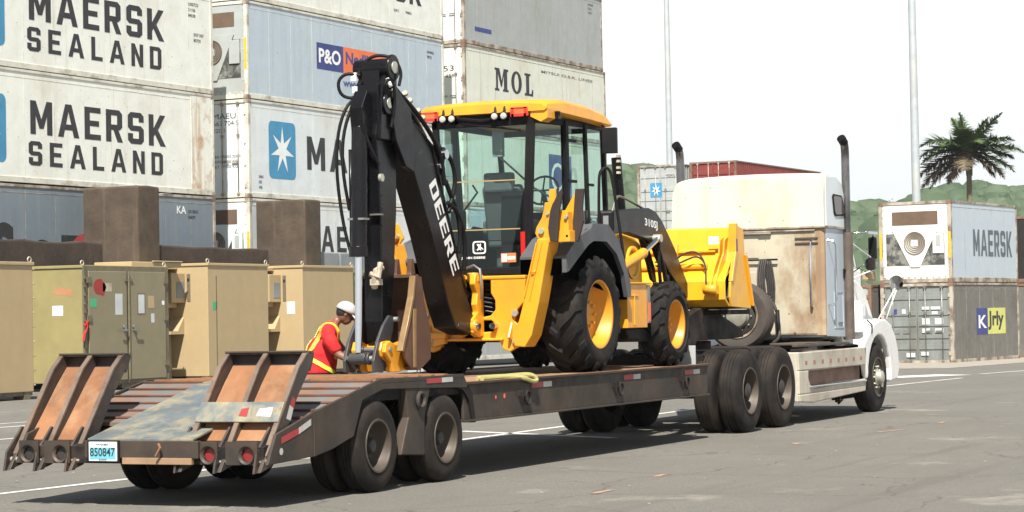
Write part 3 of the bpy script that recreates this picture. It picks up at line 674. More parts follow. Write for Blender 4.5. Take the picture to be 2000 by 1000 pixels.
# ------------------------------------------------------------------ tan shelters
def eyelet(K, x, y, z, par=None):
    m = MB(); r = .055; pts = [(x+r*math.cos(t*math.pi/5)*1.1, y, z+.05+r*math.sin(t*math.pi/5)) for t in range(11)]
    m.tube(pts, .014, 6, caps=False); m.cyl((x, y, z-.02), (x, y, z+.01), .035); K.part(m, 'lifting_eye', 'rim_w')
def shelter(label, x, y, wx, wy, h, side='tan', front='tan'):
    K = Kit('field_shelter', label, 'shelter', (x, y, 0))
    K.part(MB().box((x, y, .16), (x+wx, y+wy, h)), 'wall', side, .015)
    K.part(MB().box((x-.03, y-.03, h-.05), (x+wx+.03, y+wy, h+.02)), 'roof_rim', side, .01)
    m = MB(); m.box((x+.1, y+.02, 0), (x+.3, y+.3, .16)); m.box((x+wx*.45, y+.02, .0), (x+wx*.6, y+.3, .16)); m.box((x+wx-.3, y+.02, 0), (x+wx-.1, y+.3, .16)); m.box((x, y+.04, .08), (x+wx, y+.1, .16))
    K.part(m, 'skid', 'olive_f')
    for e in (0, 1): eyelet(K, x+.05 if e == 0 else x+wx-.06, y+.03, h+.02)
    return K
KA = shelter('plain tan shelter at the left edge of the picture', 16.4, 19.70, 3.75, 2.4, 2.83)
m = MB()
for i in range(9): m.cyl((20.15, 19.69, .3+i*.3), (20.15, 19.66, .3+i*.3), .018, n=6)
KA.part(m, 'rivets', 'rail')
KB = shelter('olive shelter with dark double doors and taped notices', 25.35, 22.17, 3.52, 1.65, 2.90, 'olive', 'olive_d')
x, y, h = 25.35, 22.17, 2.90
KB.part(MB().box((x-.01, y-.04, .12), (x+3.53, y-.002, h+.0)), 'door_frame', 'olive_f')
for k in (0, 1):
    x0 = x+.16+k*1.65
    d = KB.part(MB().box((x0, y-.07, .2), (x0+1.55, y-.045, h-.12)), 'door', 'olive_d', .01)
    m = MB(); hx = x0 if k == 0 else x0+1.55
    for z in (.5, 1.6, 2.5): m.box((hx-.09, y-.095, z), (hx+.09, y-.072, z+.14))
    KB.part(m, 'hinge', 'olive_f', parent=d)
    hx = x0+1.4 if k == 0 else x0+.15
    m = MB(); m.cyl((hx, y-.075, 1.38), (hx, y-.15, 1.38), .03); m.box((hx-.22 if k == 0 else hx-.05, y-.16, 1.36), (hx+.05 if k == 0 else hx+.22, y-.14, 1.40)); m.cyl((hx, y-.08, 1.46), (hx, y-.12, 1.46), .05)
    KB.part(m, 'door_handle', 'steel', parent=d)
m = MB(); m.cyl((x+1.76, y-.09, .2), (x+1.76, y-.09, h-.12), .025); m.box((x+1.6, y-.10, h-.35), (x+1.92, y-.074, h-.29)); KB.part(m, 'lock_rod', 'olive_f')
for nm, px, pz, w, hh, mm in (('paper_notice', 1.22, 1.75, .3, .5, 'paper'), ('paper_notice', 2.18, 1.78, .26, .45, 'paper'), ('green_sticker', .22, 1.93, .24, .2, 'green'), ('faded_sticker', .72, 2.3, .36, .2, 'rim_w'), ('small_notice', 2.72, 1.55, .14, .22, 'paper'), ('small_notice', 3.2, 1.98, .1, .1, 'text_white'), ('pale_patch', 2.6, 1.9, .26, .3, 'tan')):
    KB.part(MB().box((x+px, y-.0735, pz), (x+px+w, y-.0712, pz+hh)), nm, mm)
KB.part(MB().box((x+2.14, y-.0728, 1.74), (x+2.48, y-.0705, 2.27)), 'notice_frame', 'olive_f')
m = MB(); ps = [(x+.60+.24*math.cos(a)*random.uniform(.8, 1.1), y-.0735, 2.40+.22*math.sin(a)*random.uniform(.75, 1.15)) for a in [i*math.pi/7 for i in range(14)]]
m.quad(*ps); KB.part(m, 'red_paint_mark', 'red_mark')
# left face marks
m = MB(); m.box((x-.003, y+.55, 1.75), (x, y+.85, 1.98)); KB.part(m, 'white_tape', 'text_white')
m = MB(); m.quad((x-.002, y+.25, 2.2), (x-.002, y+.85, 2.25), (x-.002, y+.7, 2.42), (x-.002, y+.3, 2.35)); KB.part(m, 'faded_paint_mark', 'pink_mark')
m = MB(); m.tube([(x+.05, y-.09, 1.6), (x+.0, y-.11, 1.45), (x-.08, y-.1, 1.3), (x-.12, y-.1, 1.15)], .03, 6); m.tube([(x+.06, y-.1, 1.6), (x-.1, y-.12, 1.5)], .025, 6); KB.part(m, 'red_ribbon', 'red_l')
m = MB(); m.box((x-.02, y-.06, .2), (x+.06, y-.03, h)); 
for i in range(12): m.box((x-.03, y-.09, .4+i*.2), (x+.03, y-.05, .44+i*.2))
KB.part(m, 'hinge_strip', 'olive_f')
# tan roof rack behind
m = MB(); m.box((28.0, 22.6, 2.93), (30.2, 23.7, 3.05)); m.box((28.9, 22.55, 3.05), (30.2, 22.62, 3.08)); KB.part(m, 'roof_cover', 'tan', .02)
for (x, wx, lab, gs) in ((30.74, 2.95, 'tan shelter with a green square sticker near its front corner', True), (35.5, 2.85, 'tan shelter nearest the worker, with a white label on its sunlit end', False)):
    y = 22.17; h = 3.02
    K = shelter(lab, x, y, wx, 1.65, h)
    m = MB(); m.box((x-.012, y+.52, h-.95), (x, y+.62, h-.25)); K.part(m, 'vent_slot', 'olive_f'); m = MB(); m.box((x-.03, y+.54, h-.42), (x-.012, y+.6, h-.36)); K.part(m, 'slot_catch', 'gap')
    if gs:
        K.part(MB().box((x+.22, y-.004, 1.85), (x+.40, y-.001, 2.05)), 'green_sticker', 'green')
        K.part(MB().box((x+.38, y-.004, .3), (x+.42, y-.001, h-.3)), 'seam_stain', 'olive_f')
    else: K.part(MB().box((x-.004, y+.25, 1.72), (x-.001, y+.5, 2.05)), 'white_label', 'text_white')
    # air-conditioner bolted to the rear part of the sunlit end
    m = MB(); m.box((x-.62, y+.68, h-.98), (x-.01, y+1.35, h-.22)); ac = K.part(m, 'air_conditioner', 'tan', .02)
    m = MB(); m.box((x-.40, y+.672, h-.86), (x-.06, y+.679, h-.45)); K.part(m, 'intake_grille', 'conc_g', parent=ac)
    m = MB(); m.box((x-.6, y+.9, h-1.10), (x-.05, y+.95, h-.98)); m.prism([(x-.62, h-1.78), (x-.01, h-1.78), (x-.01, h-1.35), (x-.30, h-1.70), (x-.62, h-1.70)], 'y', y+.72, y+1.3); K.part(m, 'unit_bracket', 'tan', parent=ac)
    m = MB(); m.box((x-.8, y+1.1, 0), (x-.02, y+1.6, h-1.78)); K.part(m, 'service_cabinet', 'tan')
    m = MB(); m.box((x-1.3, y+1.36, h-1.75), (x-.02, y+1.6, h-.10)); K.part(m, 'side_screen', 'tan')
    m = MB(); m.box((x-1.35, y+.9, h-.12), (x-.01, y+1.6, h-.06)); K.part(m, 'rain_cover', 'tan')
K = shelter('greenish grey shelter end just left of the backhoe arm', 38.45, 22.3, 1.5, 1.5, 2.9, 'olive', 'olive')

# ------------------------------------------------------------------ poles, palm, hill
def pole(label, x, y, r0, r1, h):
    K = Kit('light_pole', label, 'light pole', (x, y, zg(x)))
    K.part(MB().cyl((x, y, zg(x)), (x, y, h), r0, r1, 14), 'mast', 'pole')
    K.part(MB().box((x-r0*2, y-r0*2, zg(x)-.05), (x+r0*2, y+r0*2, zg(x)+.3)), 'base', 'conc_g')
    m = MB()
    for i in range(6):
        a = i*math.pi/3; m.cyl((x, y, h-.3), (x+1.2*math.cos(a), y+1.2*math.sin(a), h-.2), .05); m.box((x+1.3*math.cos(a)-.3, y+1.3*math.sin(a)-.3, h-.5), (x+1.3*math.cos(a)+.3, y+1.3*math.sin(a)+.3, h-.1))
    K.part(m, 'lamp_ring', 'steel')
pole('slim pale lighting mast rising behind the cab, left of the exhaust pipe', 100, 36.3, .20, .11, 32)
pole('tall pale lighting mast beside the palm tree', 112, 25.75, .27, .17, 34)
def leafy(m, c, d, side, ln, w):
    c = Vector(c); d = Vector(d); t = c+d*ln; s_ = Vector(side)*w
    m.add([c-s_, c+s_, t], [(0, 1, 2)])
def palm(x, y, zt, label):
    K = Kit('palm_tree', label, 'palm tree', (x, y, zg(x)))
    K.part(MB().tube([(x+.1, y, zg(x)), (x, y, 4), (x-.1, y, 8), (x, y, zt-.3)], [.30, .22, .17, .16, .14], 10), 'trunk', 'trunk')
    K.part(MB().tube([(x, y, zt-1.6), (x, y, zt-.8), (x, y, zt+.2)], [.20, .22, .14], 10), 'crown_shaft', 'palm_g')
    rnd = random.Random(5)
    def frond(az, el, L, droop, mat, nm):
        m = MB(); p = Vector((x, y, zt)); d = Vector((math.cos(az)*math.cos(el), math.sin(az)*math.cos(el), math.sin(el)))
        n = 22; pts = [p.copy()]; st = L/n
        for i in range(n):
            d = (d+Vector((0, 0, -droop*(i+2)/n))).normalized(); p = p+d*st; pts.append(p.copy())
        m.tube(pts[::3]+[pts[-1]], .03, 4, caps=False)
        for i in range(2, n+1):
            q = pts[i]; dd = (pts[i]-pts[i-1]).normalized(); sd = dd.cross(Vector((0, 0, 1)))
            if sd.length < .1: sd = Vector((1, 0, 0))
            sd.normalize(); upv = sd.cross(dd)
            ll = (.48+L*.16)*math.sin(math.pi*min(1, (i/n)*.86+.14))*rnd.uniform(.8, 1.15)+.15
            for sg in (-1, 1):
                for k in range(5):
                    v = (sd*sg+dd*rnd.uniform(.3, .9)+upv*rnd.uniform(-.15, .55)+Vector((0, 0, -rnd.uniform(.1, .55)))).normalized()
                    leafy(m, q+dd*rnd.uniform(-st/2, st/2), v, dd, ll*1.05, .075)
        K.part(m, nm, mat)
    fr = [(90, 78, 2.3, .02), (80, 66, 2.2, .03), (-90, 50, 2.9, .02), (-75, 62, 2.2, .03), (-90, 27, 2.9, .07), (-95, 12, 3.6, .07), (-85, 2, 2.8, .06), (-90, -16, 3.1, .05),
          (90, 32, 3.2, .10), (85, 18, 3.3, .10), (96, 6, 3.0, .08), (0, 45, 2.2, .08), (180, 45, 2.4, .08), (150, 30, 2.4, .1), (-150, 32, 2.4, .1), (30, 20, 2.4, .1)]
    for az, el, L, dr in fr: frond(R_(az+rnd.uniform(-4, 4)), R_(el), L, dr, 'palm_g', 'frond')
    for az, el, L, dr in [(90, -12, 3.7, .06), (84, -24, 3.8, .05), (96, -36, 3.3, .04), (75, -48, 2.4, .04), (-92, -30, 2.8, .05), (-84, -42, 2.3, .04), (180, -30, 2.0, .05)]:
        frond(R_(az+rnd.uniform(-4, 4)), R_(el), L, dr, 'palm_b', 'dry_frond')
palm(120, 24.6, 11.15, 'palm tree with green top and brown lower fronds, beyond the right-hand containers')
# wooded hills: ridge crest heights follow the skyline seen above the yard
def hillz(x, y):
    r = [(20, 9), (50, 14), (62, 17.4), (68, 18.6), (76, 15.5), (84, 16.5), (92, 15.5), (106, 17), (118, 23), (126, 23.5), (150, 21), (190, 24), (260, 20)]
    for (a, za), (b, zb) in zip(r, r[1:]):
        if a <= y <= b:
            k = (y-a)/(b-a); k = k*k*(3-2*k); return za+(zb-za)*k
    return 8
hm = MB(); nx, ny = 12, 60
vs = []
for i in range(nx+1):
    for j in range(ny+1):
        x = 230+i*12; y = -40+j*5.2; f = math.sin(min(1, i/6)*math.pi/2)
        vs.append((x, y, -1+(hillz(x, y)-1.5)*f+.6*math.sin(x*.3+y*.2)))
hm.add(vs, [(i*(ny+1)+j, (i+1)*(ny+1)+j, (i+1)*(ny+1)+j+1, i*(ny+1)+j+1) for i in range(nx) for j in range(ny)], True)
tag(hm.build('hill', 'hill'), kind='structure')
rnd = random.Random(3); cm = MB()
def clump(m, c, r, n, rnd, s=.55):
    for _ in range(n):
        v = Vector((rnd.gauss(0, 1), rnd.gauss(0, 1), rnd.gauss(0, 1))).normalized()
        p = c+v*r*rnd.uniform(.65, 1.05); a = Vector((rnd.gauss(0, 1), rnd.gauss(0, 1), rnd.gauss(0, 1))).normalized(); b = v.cross(a).normalized(); a = (a+v*.3).normalized()
        m.add([p-a*s, p+b*s*.8, p+a*s], [(0, 1, 2)])
for _ in range(1500):
    x = rnd.uniform(236, 312); y = rnd.uniform(25, 140)
    f = math.sin(min(1, (x-230)/72)*math.pi/2); z = -1+(hillz(x, y)-1.5)*f
    r = rnd.uniform(1.6, 3.6); cc_ = Vector((x, y, z+r*.1)); clump(cm, cc_, r*.98, 46, rnd, .20)
    vs = []; nn_, kk_ = 10, 6
    for i in range(kk_+1):
        ph = math.pi*i/kk_
        for j in range(nn_):
            q = 2*math.pi*j/nn_; v = Vector((math.sin(ph)*math.cos(q), math.sin(ph)*math.sin(q), math.cos(ph))); vs.append(cc_+v*r*rnd.uniform(.82, 1.04) if 0 < i < kk_ else cc_+v*r*.93)
    cm.add(vs, [(i*nn_+j, i*nn_+(j+1) % nn_, (i+1)*nn_+(j+1) % nn_, (i+1)*nn_+j) for i in range(kk_) for j in range(nn_)], True)
tag(cm.build('tree_canopy', 'leaf_far'), 'dense green woodland covering the low hills beyond the yard', 'woodland', kind='stuff')
# nearer bushes seen between cab and far containers
bk = Kit('bush', 'bright green scrub just below the hill, between the cab and the grey far container', 'bush', (150, 56, -.3))
bm_ = MB()
for _ in range(60): clump(bm_, Vector((150+rnd.uniform(-4, 4), 56+rnd.uniform(-9, 9), 2.5+rnd.uniform(-3, 3.2))), 1.4, 50, rnd, .35)
MT['leaf_near'] = leafmat('scrub_leaf', (.10, .17, .05), (.20, .26, .09))
bk.part(bm_, 'foliage', 'leaf_near'); m = MB()
for i in range(5): m.tube([(150, 50+i*3, -.3), (150.3, 50+i*3+.4, 3.5)], .12, 6)
bk.part(m, 'stem', 'trunk')
# ---- end of setting

# ------------------------------------------------------------------ wheels
def road_wheel(K, x, y0, z, R, w, r, inward, rubber='rubber_d', rim='rim_d', bolts=8, dish=.14, hubr=.09, hubout=-.01, name='wheel', blocks=0, hubmat='hub_d'):
    """y0 = outer face, inward = +1 / -1 direction from outer face towards the axle centre"""
    s = inward; root = bpy.data.objects.new(name, None); COL.objects.link(root); root.parent = K.T.o; root.location = (0, 0, 0)
    t = MB()
    prof = [(r, .02), (r+.012, .004), (r+.03, .006), (r+(R-r)*.45, -.006), (R-.055, .004), (R-.018, .022), (R-.004, .05)]
    n = 4
    for i in range(n):
        a = .05+(w-.1)*i/n; b = .05+(w-.1)*(i+1)/n
        prof += [(R, a+.004), (R, b-.012), (R-.012, b-.01), (R-.012, b-.002)] if i < n-1 else [(R, a+.004)]
    prof += [(R-.004, w-.05), (R-.018, w-.022), (R-.055, w-.004), (r+(R-r)*.45, w+.006), (r+.03, w-.006), (r, w-.02)]
    t.lathe([(a, b*s) for a, b in prof], (x, y0, z), 'y', 44, closed=True)
    o = K.part(t, 'tyre', rubber, parent=root)
    m = MB()
    rp = [(r+.014, .0), (r+.012, -.006), (r-.006, -.004), (r-.012, .02), (r-.018, dish*.7), (r-.05, dish), (hubr+.05, dish+.01), (hubr+.03, dish-.02)]
    m.lathe([(a, b*s) for a, b in rp], (x, y0, z), 'y', 36)
    K.part(m, 'rim', rim, parent=root)
    m = MB(); m.lathe([(hubr+.035, (dish-.015)*s), (hubr, (dish-.03)*s), (hubr*.92, hubout*s+.02*s), (hubr*.7, hubout*s), (0.001, (hubout-.004)*s)], (x, y0, z), 'y', 24)
    K.part(m, 'hub', hubmat, parent=root)
    if bolts:
        m = MB()
        for k in range(bolts):
            a = 2*math.pi*k/bolts; c = (x+(hubr+.062)*math.cos(a), y0, z+(hubr+.062)*math.sin(a))
            m.cyl((c[0], y0+(dish+.012)*s, c[2]), (c[0], y0+(dish-.03)*s, c[2]), .014, n=6)
        K.part(m, 'wheel_nuts', hubmat, parent=root)
    return root

# ------------------------------------------------------------------ lowboy trailer
T = Kit('lowboy_trailer', 'rusty dark lowboy trailer with raised loading ramps, carrying the yellow backhoe', 'trailer', (2, 1.25, 0))
# main deck
m = MB()
n = 7
for i in range(n):
    a = .06+(2.38)*i/n; m.box((.45, a+.004, .862+random.uniform(-.004, .004)), (7.1, a+2.38/n-.004, .902+random.uniform(-.003, .003)))
T.part(m, 'deck', 'deck')
for nm, y0, y1, yw in (('side_beam', 0, .14, .03), ('side_beam', 2.36, 2.5, 2.44)):
    m = MB(); m.box((.45, y0, .885), (7.12, y1, .905)); m.box((.45, y0, .53), (7.12, y1, .55)); m.box((.45, yw, .55), (7.12, yw+.03, .885))
    for i in range(8): m.box((.6+i*.9, yw+.001, .55), (.62+i*.9, yw+.09, .885)) if y0 > 1 else None
    T.part(m, nm, 'trailer', .004)
m = MB(); m.prism([(.45, .907), (7.1, .907), (7.1, .913), (.45, .913)], 'y', .0, .05); m.prism([(.45, .907), (7.1, .907), (7.1, .913), (.45, .913)], 'y', 2.45, 2.5)
T.part(m, 'deck_edge_trim', 'rust')
m = MB()
for i in range(9): m.box((.7+i*.78, .15, .72), (.8+i*.78, 2.35, .86))
m.box((.4, .7, .56), (7.1, .85, .86)); m.box((.4, 1.65, .56), (7.1, 1.8, .86))
T.part(m, 'cross_members', 'trailer_d')
# tail structure over the axles
m = MB(); m.box((-1.26, .06, .93), (.44, 2.44, .985)); T.part(m, 'rear_deck', 'slats', .01)
m = MB()
for i in range(6): m.box((-1.2+i*.27, .08, .985), (-1.13+i*.27, 2.42, 1.0))
T.part(m, 'deck_cleats', 'rust')
side = [(-3.06, .60), (-2.43, .76), (-1.24, 1.0), (.40, .985), (.47, .90), (.47, .86), (-1.2, .905), (-1.60, .82), (-1.76, .52), (-2.13, .43), (-2.44, .385), (-3.2, .36)]
for y in (0.0, 2.47):
    m = MB(); m.prism(side, 'y', y, y+.03); m.box((-1.24, y-.002, .955), (.40, y+.032, .99))
    m.box((-2.452, y-.006, .385), (-2.435, y+.035, .765))
    T.part(m, 'side_plate', 'trailer', .004)
for y0 in (0.008, 2.40):
    m = MB(); m.prism([(-.78, .93), (-.26, .93), (-.40, .62), (-.41, .27), (-.88, .30), (-.72, .63)], 'y', y0, y0+.10)
    T.part(m, 'axle_hanger', 'trailer', .012)
    yy = y0-.02 if y0 < 1 else y0+.12
    m = MB(); m.lathe([(.045, 0), (.065, -.02), (.085, 0), (.065, .02)], (-.52, yy, .78), 'y', 20, closed=True); m.cyl((-.52, y0-.01, .78), (-.52, y0+.11, .78), .045)
    T.part(m, 'tie_ring', 'ramp_edge')
    m = MB(); m.prism([(.18, .93), (.45, .93), (.52, .88), (.60, .80), (.66, .52), (.60, .52), (.52, .74), (.40, .84), (.18, .89)], 'y', y0, y0+.42); T.part(m, 'mudguard', 'trailer_d')
# central frame, beavertail slopes
m = MB(); m.box((-2.6, .95, .36), (.5, 1.15, .62)); m.box((-2.6, 1.5, .36), (.5, 1.7, .62)); m.prism([(-3.16, .36), (-1.4, .8), (.4, .8), (.4, .93), (-1.3, .93), (-3.16, .5)], 'y', .06, 2.44); T.part(m, 'tail_frame', 'trailer_d')
def slope(x): return .565+(x+3.1)*(.985-.565)/1.84
for (ya, yb) in ((.05, .88), (1.72, 2.45)):
    m = MB(); m.prism([(-2.62, slope(-2.62)-.03), (-1.26, .955), (-1.26, .985), (-2.62, slope(-2.62))], 'y', ya, yb); T.part(m, 'beavertail_slope', 'slats')
    m = MB()
    for i in range(6):
        x = -2.5+i*.235; m.tube([(x, ya, slope(x)+.008), (x, yb, slope(x)+.008)], .013, 6)
    T.part(m, 'traction_bars', 'rust_d')
m = MB(); m.prism([(-3.22, .55), (-1.50, .955), (-1.50, .975), (-3.22, .57)], 'y', .70, 1.74); m.prism([(-1.50, .972), (-1.2, .99), (-1.2, 1.0), (-1.50, .985)], 'y', .75, 1.70)
T.part(m, 'centre_plate', 'plate_blue', .004)
m = MB(); m.box((-3.24, .64, .41), (-3.18, 1.76, .555)); T.part(m, 'rear_bumper', 'trailer', .006)
m = MB(); m.box((-3.245, .70, .36), (-3.2, 1.38, .415)); T.part(m, 'bumper_board', 'deck', .004)
m = MB(); m.tube([(-3.27, 1.0, .53), (-3.29, .97, .50), (-3.285, 1.02, .43)], .012, 6); T.part(m, 'bumper_hook', 'rust')
# licence plate
lp = T.part(MB().box((-3.262, 1.42, .385), (-3.25, 1.70, .545)), 'licence_plate', 'text_white', .004)
T.part(MB().box((-3.25, 1.40, .37), (-3.243, 1.72, .558)), 'plate_holder', 'black_m')
T.part(MB().quad((-3.2635, 1.69, .40), (-3.2635, 1.43, .40), (-3.2635, 1.43, .50), (-3.2635, 1.69, .50)), 'plate_band', 'teal', parent=lp)
for s_, y, z, w, h in (('850847', 1.685, .425, .25, .072), ('PANAMA', 1.62, .515, .12, .018), ('2008', 1.60, .392, .08, .012)):
    T.part(place_flat(text_flat(s_, .015), (-3.2655, y, z), (0, -1, 0), UZ, w, h), 'plate_lettering', 'text_dark', parent=lp)
# rear light boxes between the ramp feet
MT['lamp_dark'] = paint('dusty_red_lamp', (.20, .018, .016), .4)
for (ya, yb, mat, yc) in ((.10, .40, 'lamp_dark', .195), (.48, .64, 'lamp_dark', .56), (1.94, 2.20, 'hub_d', 2.03), (2.26, 2.46, 'hub_d', 2.36)):
    m = MB(); zc = .44
    oc = [(ya, .36), ((ya+yb)/2, .36), (yb, .36), (yb, .44), (yb, .55), ((ya+yb)/2, .55), (ya, .55), (ya, .44)]
    ic = [(yc+.055*math.cos(a), zc+.060*math.sin(a)) for a in [R_(d) for d in (225, 270, 315, 0, 45, 90, 135, 180)]]
    m.ring(oc, ic, 'x', -3.20, -3.185); lb = T.part(m, 'lamp_board', 'trailer', 0)
    m = MB(); m.lathe([(.058, -.0), (.075, -.018), (.066, .0)], (-3.202, yc, zc), 'x', 20); T.part(m, 'lamp_ring', 'ramp_edge', parent=lb)
    m = MB(); m.disc((-3.178, yc, zc), .056, 'x'); T.part(m, 'tail_lamp', mat, parent=lb)
# ramps
def ramp_set(ys, nm_label, crossbar):
    root = bpy.data.objects.new('loading_ramp', None); COL.objects.link(root); root.parent = T.T.o; root['label'] = nm_label
    # rail side profile, foot (rear, low) to tip (forward, high)
    rail = [(-3.24, .30), (-3.06, .34), (-2.92, .46), (-2.62, .90), (-2.36, 1.18), (-2.34, 1.25), (-2.44, 1.27), (-2.60, 1.14), (-2.86, .80), (-3.14, .43)]
    for i, y in enumerate(ys):
        m = MB(); m.prism(rail, 'y', y-.012, y+.022); T.part(m, 'ramp_rail', 'ramp_edge', .004, parent=root)
        m = MB(); m.prism([(-3.24, .29), (-3.10, .30), (-2.90, .62), (-2.98, .66), (-3.2, .45)], 'y', y+.045, y+.065); T.part(m, 'hinge_plate', 'ramp_edge', .003, parent=root)
        m = MB(); m.cyl((-3.14, y-.04, .385), (-3.14, y+.09, .385), .022); T.part(m, 'hinge_pin', 'rail', parent=root)
        # pale worn top edge of the rail
        m = MB()
        for (a, b), (c, d) in zip([(-3.14, .43), (-2.86, .80), (-2.60, 1.14)], [(-2.86, .80), (-2.60, 1.14), (-2.44, 1.27)]):
            m.add([(a-.004, y-.016, b+.004), (c-.004, y-.016, d+.004), (c-.004, y+.028, d+.004), (a-.004, y+.028, b+.004), (a+.01, y-.016, b-.008), (c+.01, y-.016, d-.008), (c+.01, y+.028, d-.008), (a+.01, y+.028, b-.008)],
                  [(0, 1, 2, 3), (4, 5, 6, 7), (0, 1, 5, 4), (2, 3, 7, 6)])
        T.part(m, 'rail_flange', MT.setdefault('flange', paint('worn_flange', (.17, .125, .095), .65, .2, var=.3, dirt=(.09, .05, .035), damt=.8, dsc=6)), parent=root)
    m = MB(); a, b = ys[0], ys[-1]
    fl = [(-2.98, .545), (-2.80, .74), (-2.56, 1.01), (-2.42, 1.15)]
    fl2 = [(x+.022, z-.018) for x, z in reversed(fl)]
    m.prism(fl+fl2, 'y', a+.03, b-.02); T.part(m, 'ramp_floor', 'rust', parent=root)
    m = MB(); m.prism([(-2.46, 1.262), (-2.34, 1.255), (-2.335, 1.235), (-2.40, 1.10), (-2.415, 1.10), (-2.375, 1.235), (-2.46, 1.245)], 'y', a-.01, b+.02); T.part(m, 'tip_bar', 'ramp_edge', parent=root)
    m = MB(); m.prism([(-2.475, 1.262), (-2.345, 1.258), (-2.345, 1.266), (-2.475, 1.274)], 'y', a-.015, b+.025); T.part(m, 'tip_edge', 'rim_d', parent=root)
    if crossbar:
        m = MB(); m.prism([(-2.955, .70), (-2.845, .86), (-2.835, .852), (-2.94, .69)], 'y', a-.012, b+.03); cb = T.part(m, 'crossbar', 'plate_blue', .003, parent=root)
        u = Vector((.11, 0, .16)); o = Vector((-2.960, 0, .699))
        for y, w, mt in ((.44, .08, 'reflect_r'), (.27, .14, 'text_white')):
            q = [Vector((o.x, y, o.z))+u*.3, Vector((o.x, y-w, o.z))+u*.28, Vector((o.x, y-w*.95, o.z))+u*.72, Vector((o.x, y-w*.1, o.z))+u*.66]
            T.part(MB().quad(*q), 'worn_sticker', mt, parent=cb)
        m = MB(); m.quad((-2.82, ys[0]-.0135, .72), (-2.75, ys[0]-.0135, .70), (-2.70, ys[0]-.0135, .80), (-2.76, ys[0]-.0135, .83)); T.part(m, 'edge_reflector', 'reflect_w', parent=root)
        m = MB(); m.quad((-2.76, ys[0]-.0135, .83), (-2.70, ys[0]-.0135, .80), (-2.66, ys[0]-.0135, .87), (-2.71, ys[0]-.0135, .90)); T.part(m, 'edge_reflector', 'reflect_r', parent=root)
    return root
ramp_set((.06, .44, .82), 'raised ramp at the trailer corner nearest the camera, with a blue grey crossbar', True)
ramp_set((1.91, 2.23, 2.54), 'raised ramp with bare rusty floor at the left corner', False)
# reflective tape and side details
def tape(x0, x1, z, h, dz=0, y=-.004):
    xm = (x0*.42+x1*.58)
    T.part(MB().quad((x0, y, z), (xm, y, z+dz/2), (xm, y, z+h+dz/2), (x0, y, z+h)), 'reflective_tape', 'reflect_r')
    T.part(MB().quad((xm, y, z+dz/2), (x1, y, z+dz), (x1, y, z+h+dz), (xm, y, z+h+dz/2)), 'reflective_tape', 'reflect_w')
tape(-.38, .16, .925, .045)
for x in (2.0, 4.45, 6.35): tape(x, x+.5, .80, .055, y=.026)
tape(-2.99, -2.50, .52, .055, .13)
for x, z, rr in ((1.15, .74, .02), (1.35, .745, .026)): T.part(MB().disc((x, .026, z), rr, 'y', 12), 'side_marker', 'orange_l')
T.part(MB().disc((-2.99, -.003, .46), .03, 'y', 12), 'side_reflector', 'reflect_w')
for x in (1.7, 4.15, 6.2):
    m = MB(); m.box((x-.03, -.03, .73), (x+.03, .03, .79)); m.lathe([(.05, -.01), (.065, -.025), (.08, -.01), (.065, .005)], (x+.12, .0, .71), 'y', 16, closed=True); T.part(m, 'chain_ring', 'trailer_d')
# gooseneck and neck plates
m = MB()
for y in (.55, 1.80): m.prism([(7.05, .56), (7.05, .88), (7.5, 1.05), (7.95, 1.50), (8.4, 1.60), (9.0, 1.52), (9.9, 1.30), (9.95, 1.20), (9.4, 1.18), (8.2, 1.18), (7.6, .7), (7.4, .56)], 'y', y, y+.12)
m.box((8.4, .67, 1.2), (9.9, 1.8, 1.26)); m.box((7.05, .3, .6), (7.2, 2.2, .9))
T.part(m, 'gooseneck', 'trailer_d', .01)
m = MB(); m.box((7.22, .15, .86), (7.26, .42, 1.12)); T.part(m, 'front_board', 'plate_pale', .004) if False else None
MT['plate_pale'] = paint('dusty_board', (.36, .38, .38), .7)
T.part(MB().box((7.22, .22, .86), (7.25, .46, 1.13)), 'front_board', 'plate_pale', .004)
for x in (-1.322, 0.0):
    for (y0, s_) in ((0.0, 1), (2.5, -1)):
        road_wheel(T, x, y0, .41, .41, .225, .225, s_, bolts=6, dish=.15, hubr=.075, hubout=.05)
        road_wheel(T, x, y0+.27*s_, .41, .41, .225, .225, s_, bolts=0, dish=.05, hubr=.075, hubout=.0, name='inner_wheel')
    m = MB(); m.cyl((x, .3, .41), (x, 2.2, .41), .065); T.part(m, 'axle', 'trailer_d')

# ------------------------------------------------------------------ tractor unit
K = Kit('semi_truck', 'dusty white conventional truck with a tall tan backed sleeper, towing the lowboy', 'truck', (12, 1.3, 0))
YR, YL = .22, 2.45
xr, xf = 12.38, 13.42
# sleeper rear wall as a slightly crowned panel
m = MB(); m.prism([(.22, 1.18), (YL-.0, 1.18), (YL, 2.70), (.22, 2.72)], 'x', xr, xr+.06); rw = K.part(m, 'sleeper_rear_wall', 'truck_rear', .03)
m = MB()
for (a, b, c, d) in ((1.02, 2.28, 2.05, 2.66),):
    m.box((xr-.012, 1.15, 2.30), (xr, 2.3, 2.62)); m.box((xr-.012, 1.2, 1.35), (xr, 2.3, 2.1))
K.part(m, 'pressed_panels', 'truck_rear', .03, parent=rw)
m = MB(); m.box((xr-.03, .3, 2.665), (xr, 2.35, 2.685)); m.box((xr-.06, .95, 2.64), (xr-.0, 1.9, 2.66)); K.part(m, 'rain_gutter', 'rail', .004, parent=rw)
m = MB()
for z in (2.48, 2.55): m.box((xr-.02, .26, z), (xr, .60, z+.025))
K.part(m, 'rear_vents', 'rim_d', .004, parent=rw)
